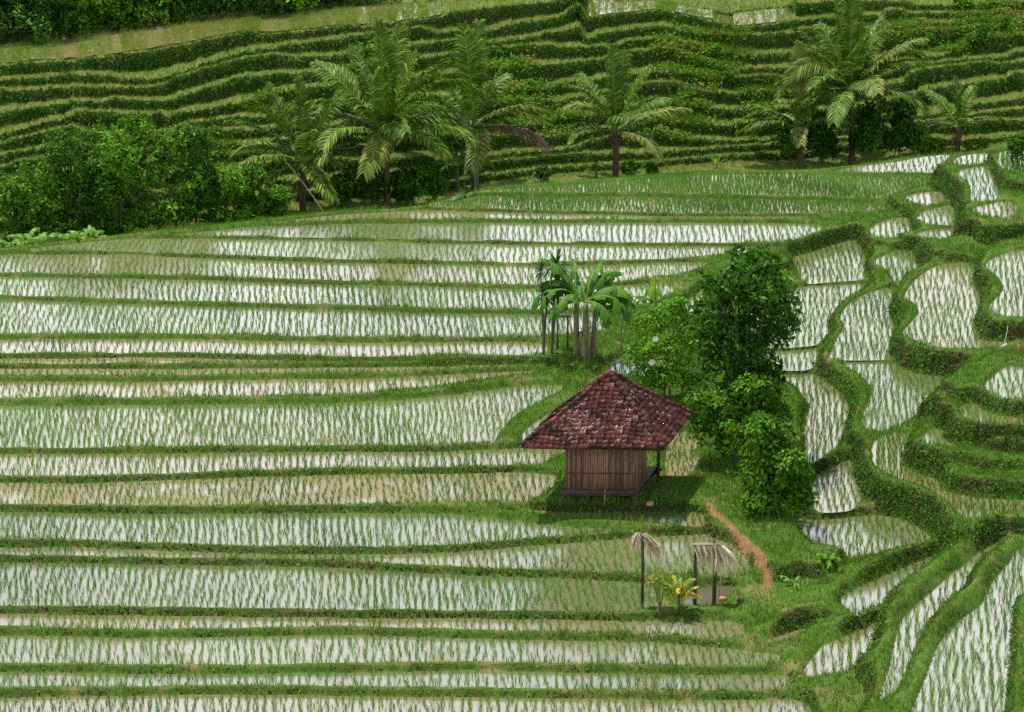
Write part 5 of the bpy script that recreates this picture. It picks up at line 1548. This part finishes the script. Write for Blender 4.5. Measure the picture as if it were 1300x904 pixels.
broad_plant('low blue green weed by the mound near the lower right paddies', on_ground(1050, 712, -.3), 9, .5, 952, 'bush', None, .5, 'weed', 'weed')
# little spout falling over the bank, upper right
P = on_ground(1273, 440, 1.2); s_ = px_m(P)
M['fall'] = plain_mat('falling_water', G(.30, .34, .32), G(.60, .64, .63), 5, .4)
mb = MB(); q = np.linspace(0, 1, 9)[:, None]
Pt_ = unproj(1275, 407, 2.1); e0 = Pt_ - P; e0[1] = .35
mb.tube(q * 0 + np.array([0, -.15, 0]) * q + e0 * (1 - q) + np.array([0, -.3, 0]) * q * (1 - q), np.linspace(.006, .014, 9), 6, .5)
mb.tube([[-.12, -.22, .0], [0, -.2, .08], [.08, -.2, .12], [.1, -.2, .2]], [.03, .05, .035, .015], 7, .5)
o = mb.build('small_waterfall', M['fall'], None, True); o.location = tuple(float(v) for v in P)
tag(o, 'thin white trickle of water spilling down the dark bank at the upper right', 'waterfall')
P = on_ground(1292, 447, 1.5)
stick('short orange marker stake on the grass by the trickle of water', P, .28, (.05, 0), .035, mat='orange', name='marker_stake', cat='stake')
# pink flag and pale snag on the crest
P = hill_at(194, iT + 2) + np.array([0, .4, 0]); s_ = px_m(P)
t = thing('flag', 'pink and white cloth hanging from a thin pole on the crest', 'flag', P)
mb = MB(); mb.tube([[.30, 0, -.3], [.36, 0, 1.2], [.45, 0, 2.6]], .025, 6, .5); mb.build('pole', M['stick'], t, True)
V = []; A = []
for i in range(12):
    for k in range(5):
        f_ = i / 11; g_ = k / 4
        V.append((.42 - .45 * f_ ** 1.2 - .34 * g_ * (1 - .3 * f_), .06 * math.sin(4 * f_ + 3 * g_) - .05, 2.35 - 1.35 * f_ - .08 * g_)); A.append(.0 + .9 * ((i // 3) % 2))
Fq = [[i * 5 + k, i * 5 + k + 1, i * 5 + k + 6, i * 5 + k + 5] for i in range(11) for k in range(4)]
mesh_np('cloth', V, np.array(Fq), M['cloth_pink'], t, np.array(A), True)
P = hill_at(48, iT + 1) + np.array([0, .8, .3])
t = thing('dead_snag', 'pale bare forked branch at the crest wood edge', 'branch', P)
mb = MB(); mb.tube([[-.25, 0, -.2], [0, 0, .5], [.12, 0, .95]], [.06, .05, .03], 6, .8); mb.tube([[.02, 0, .55], [.35, 0, .7], [.7, 0, .85]], [.035, .025, .012], 5, .8, cap=False)
mb.build('branch', M['stem_pale'], t, True)
stick('thin pale stick poking from the feathery shrub of the thicket', on_ground(47, far_y(47) - .5, .6) + np.array([0, -.2, 0]), 1.9, (.12, 0), .022, mat='stem_pale')
stick('thin pale stick poking from the shrub with orange blooms', on_ground(183, far_y(183) - .5, .6) + np.array([0, -.2, 1.2]), 2.3, (.25, 0), .02, mat='stem_pale')
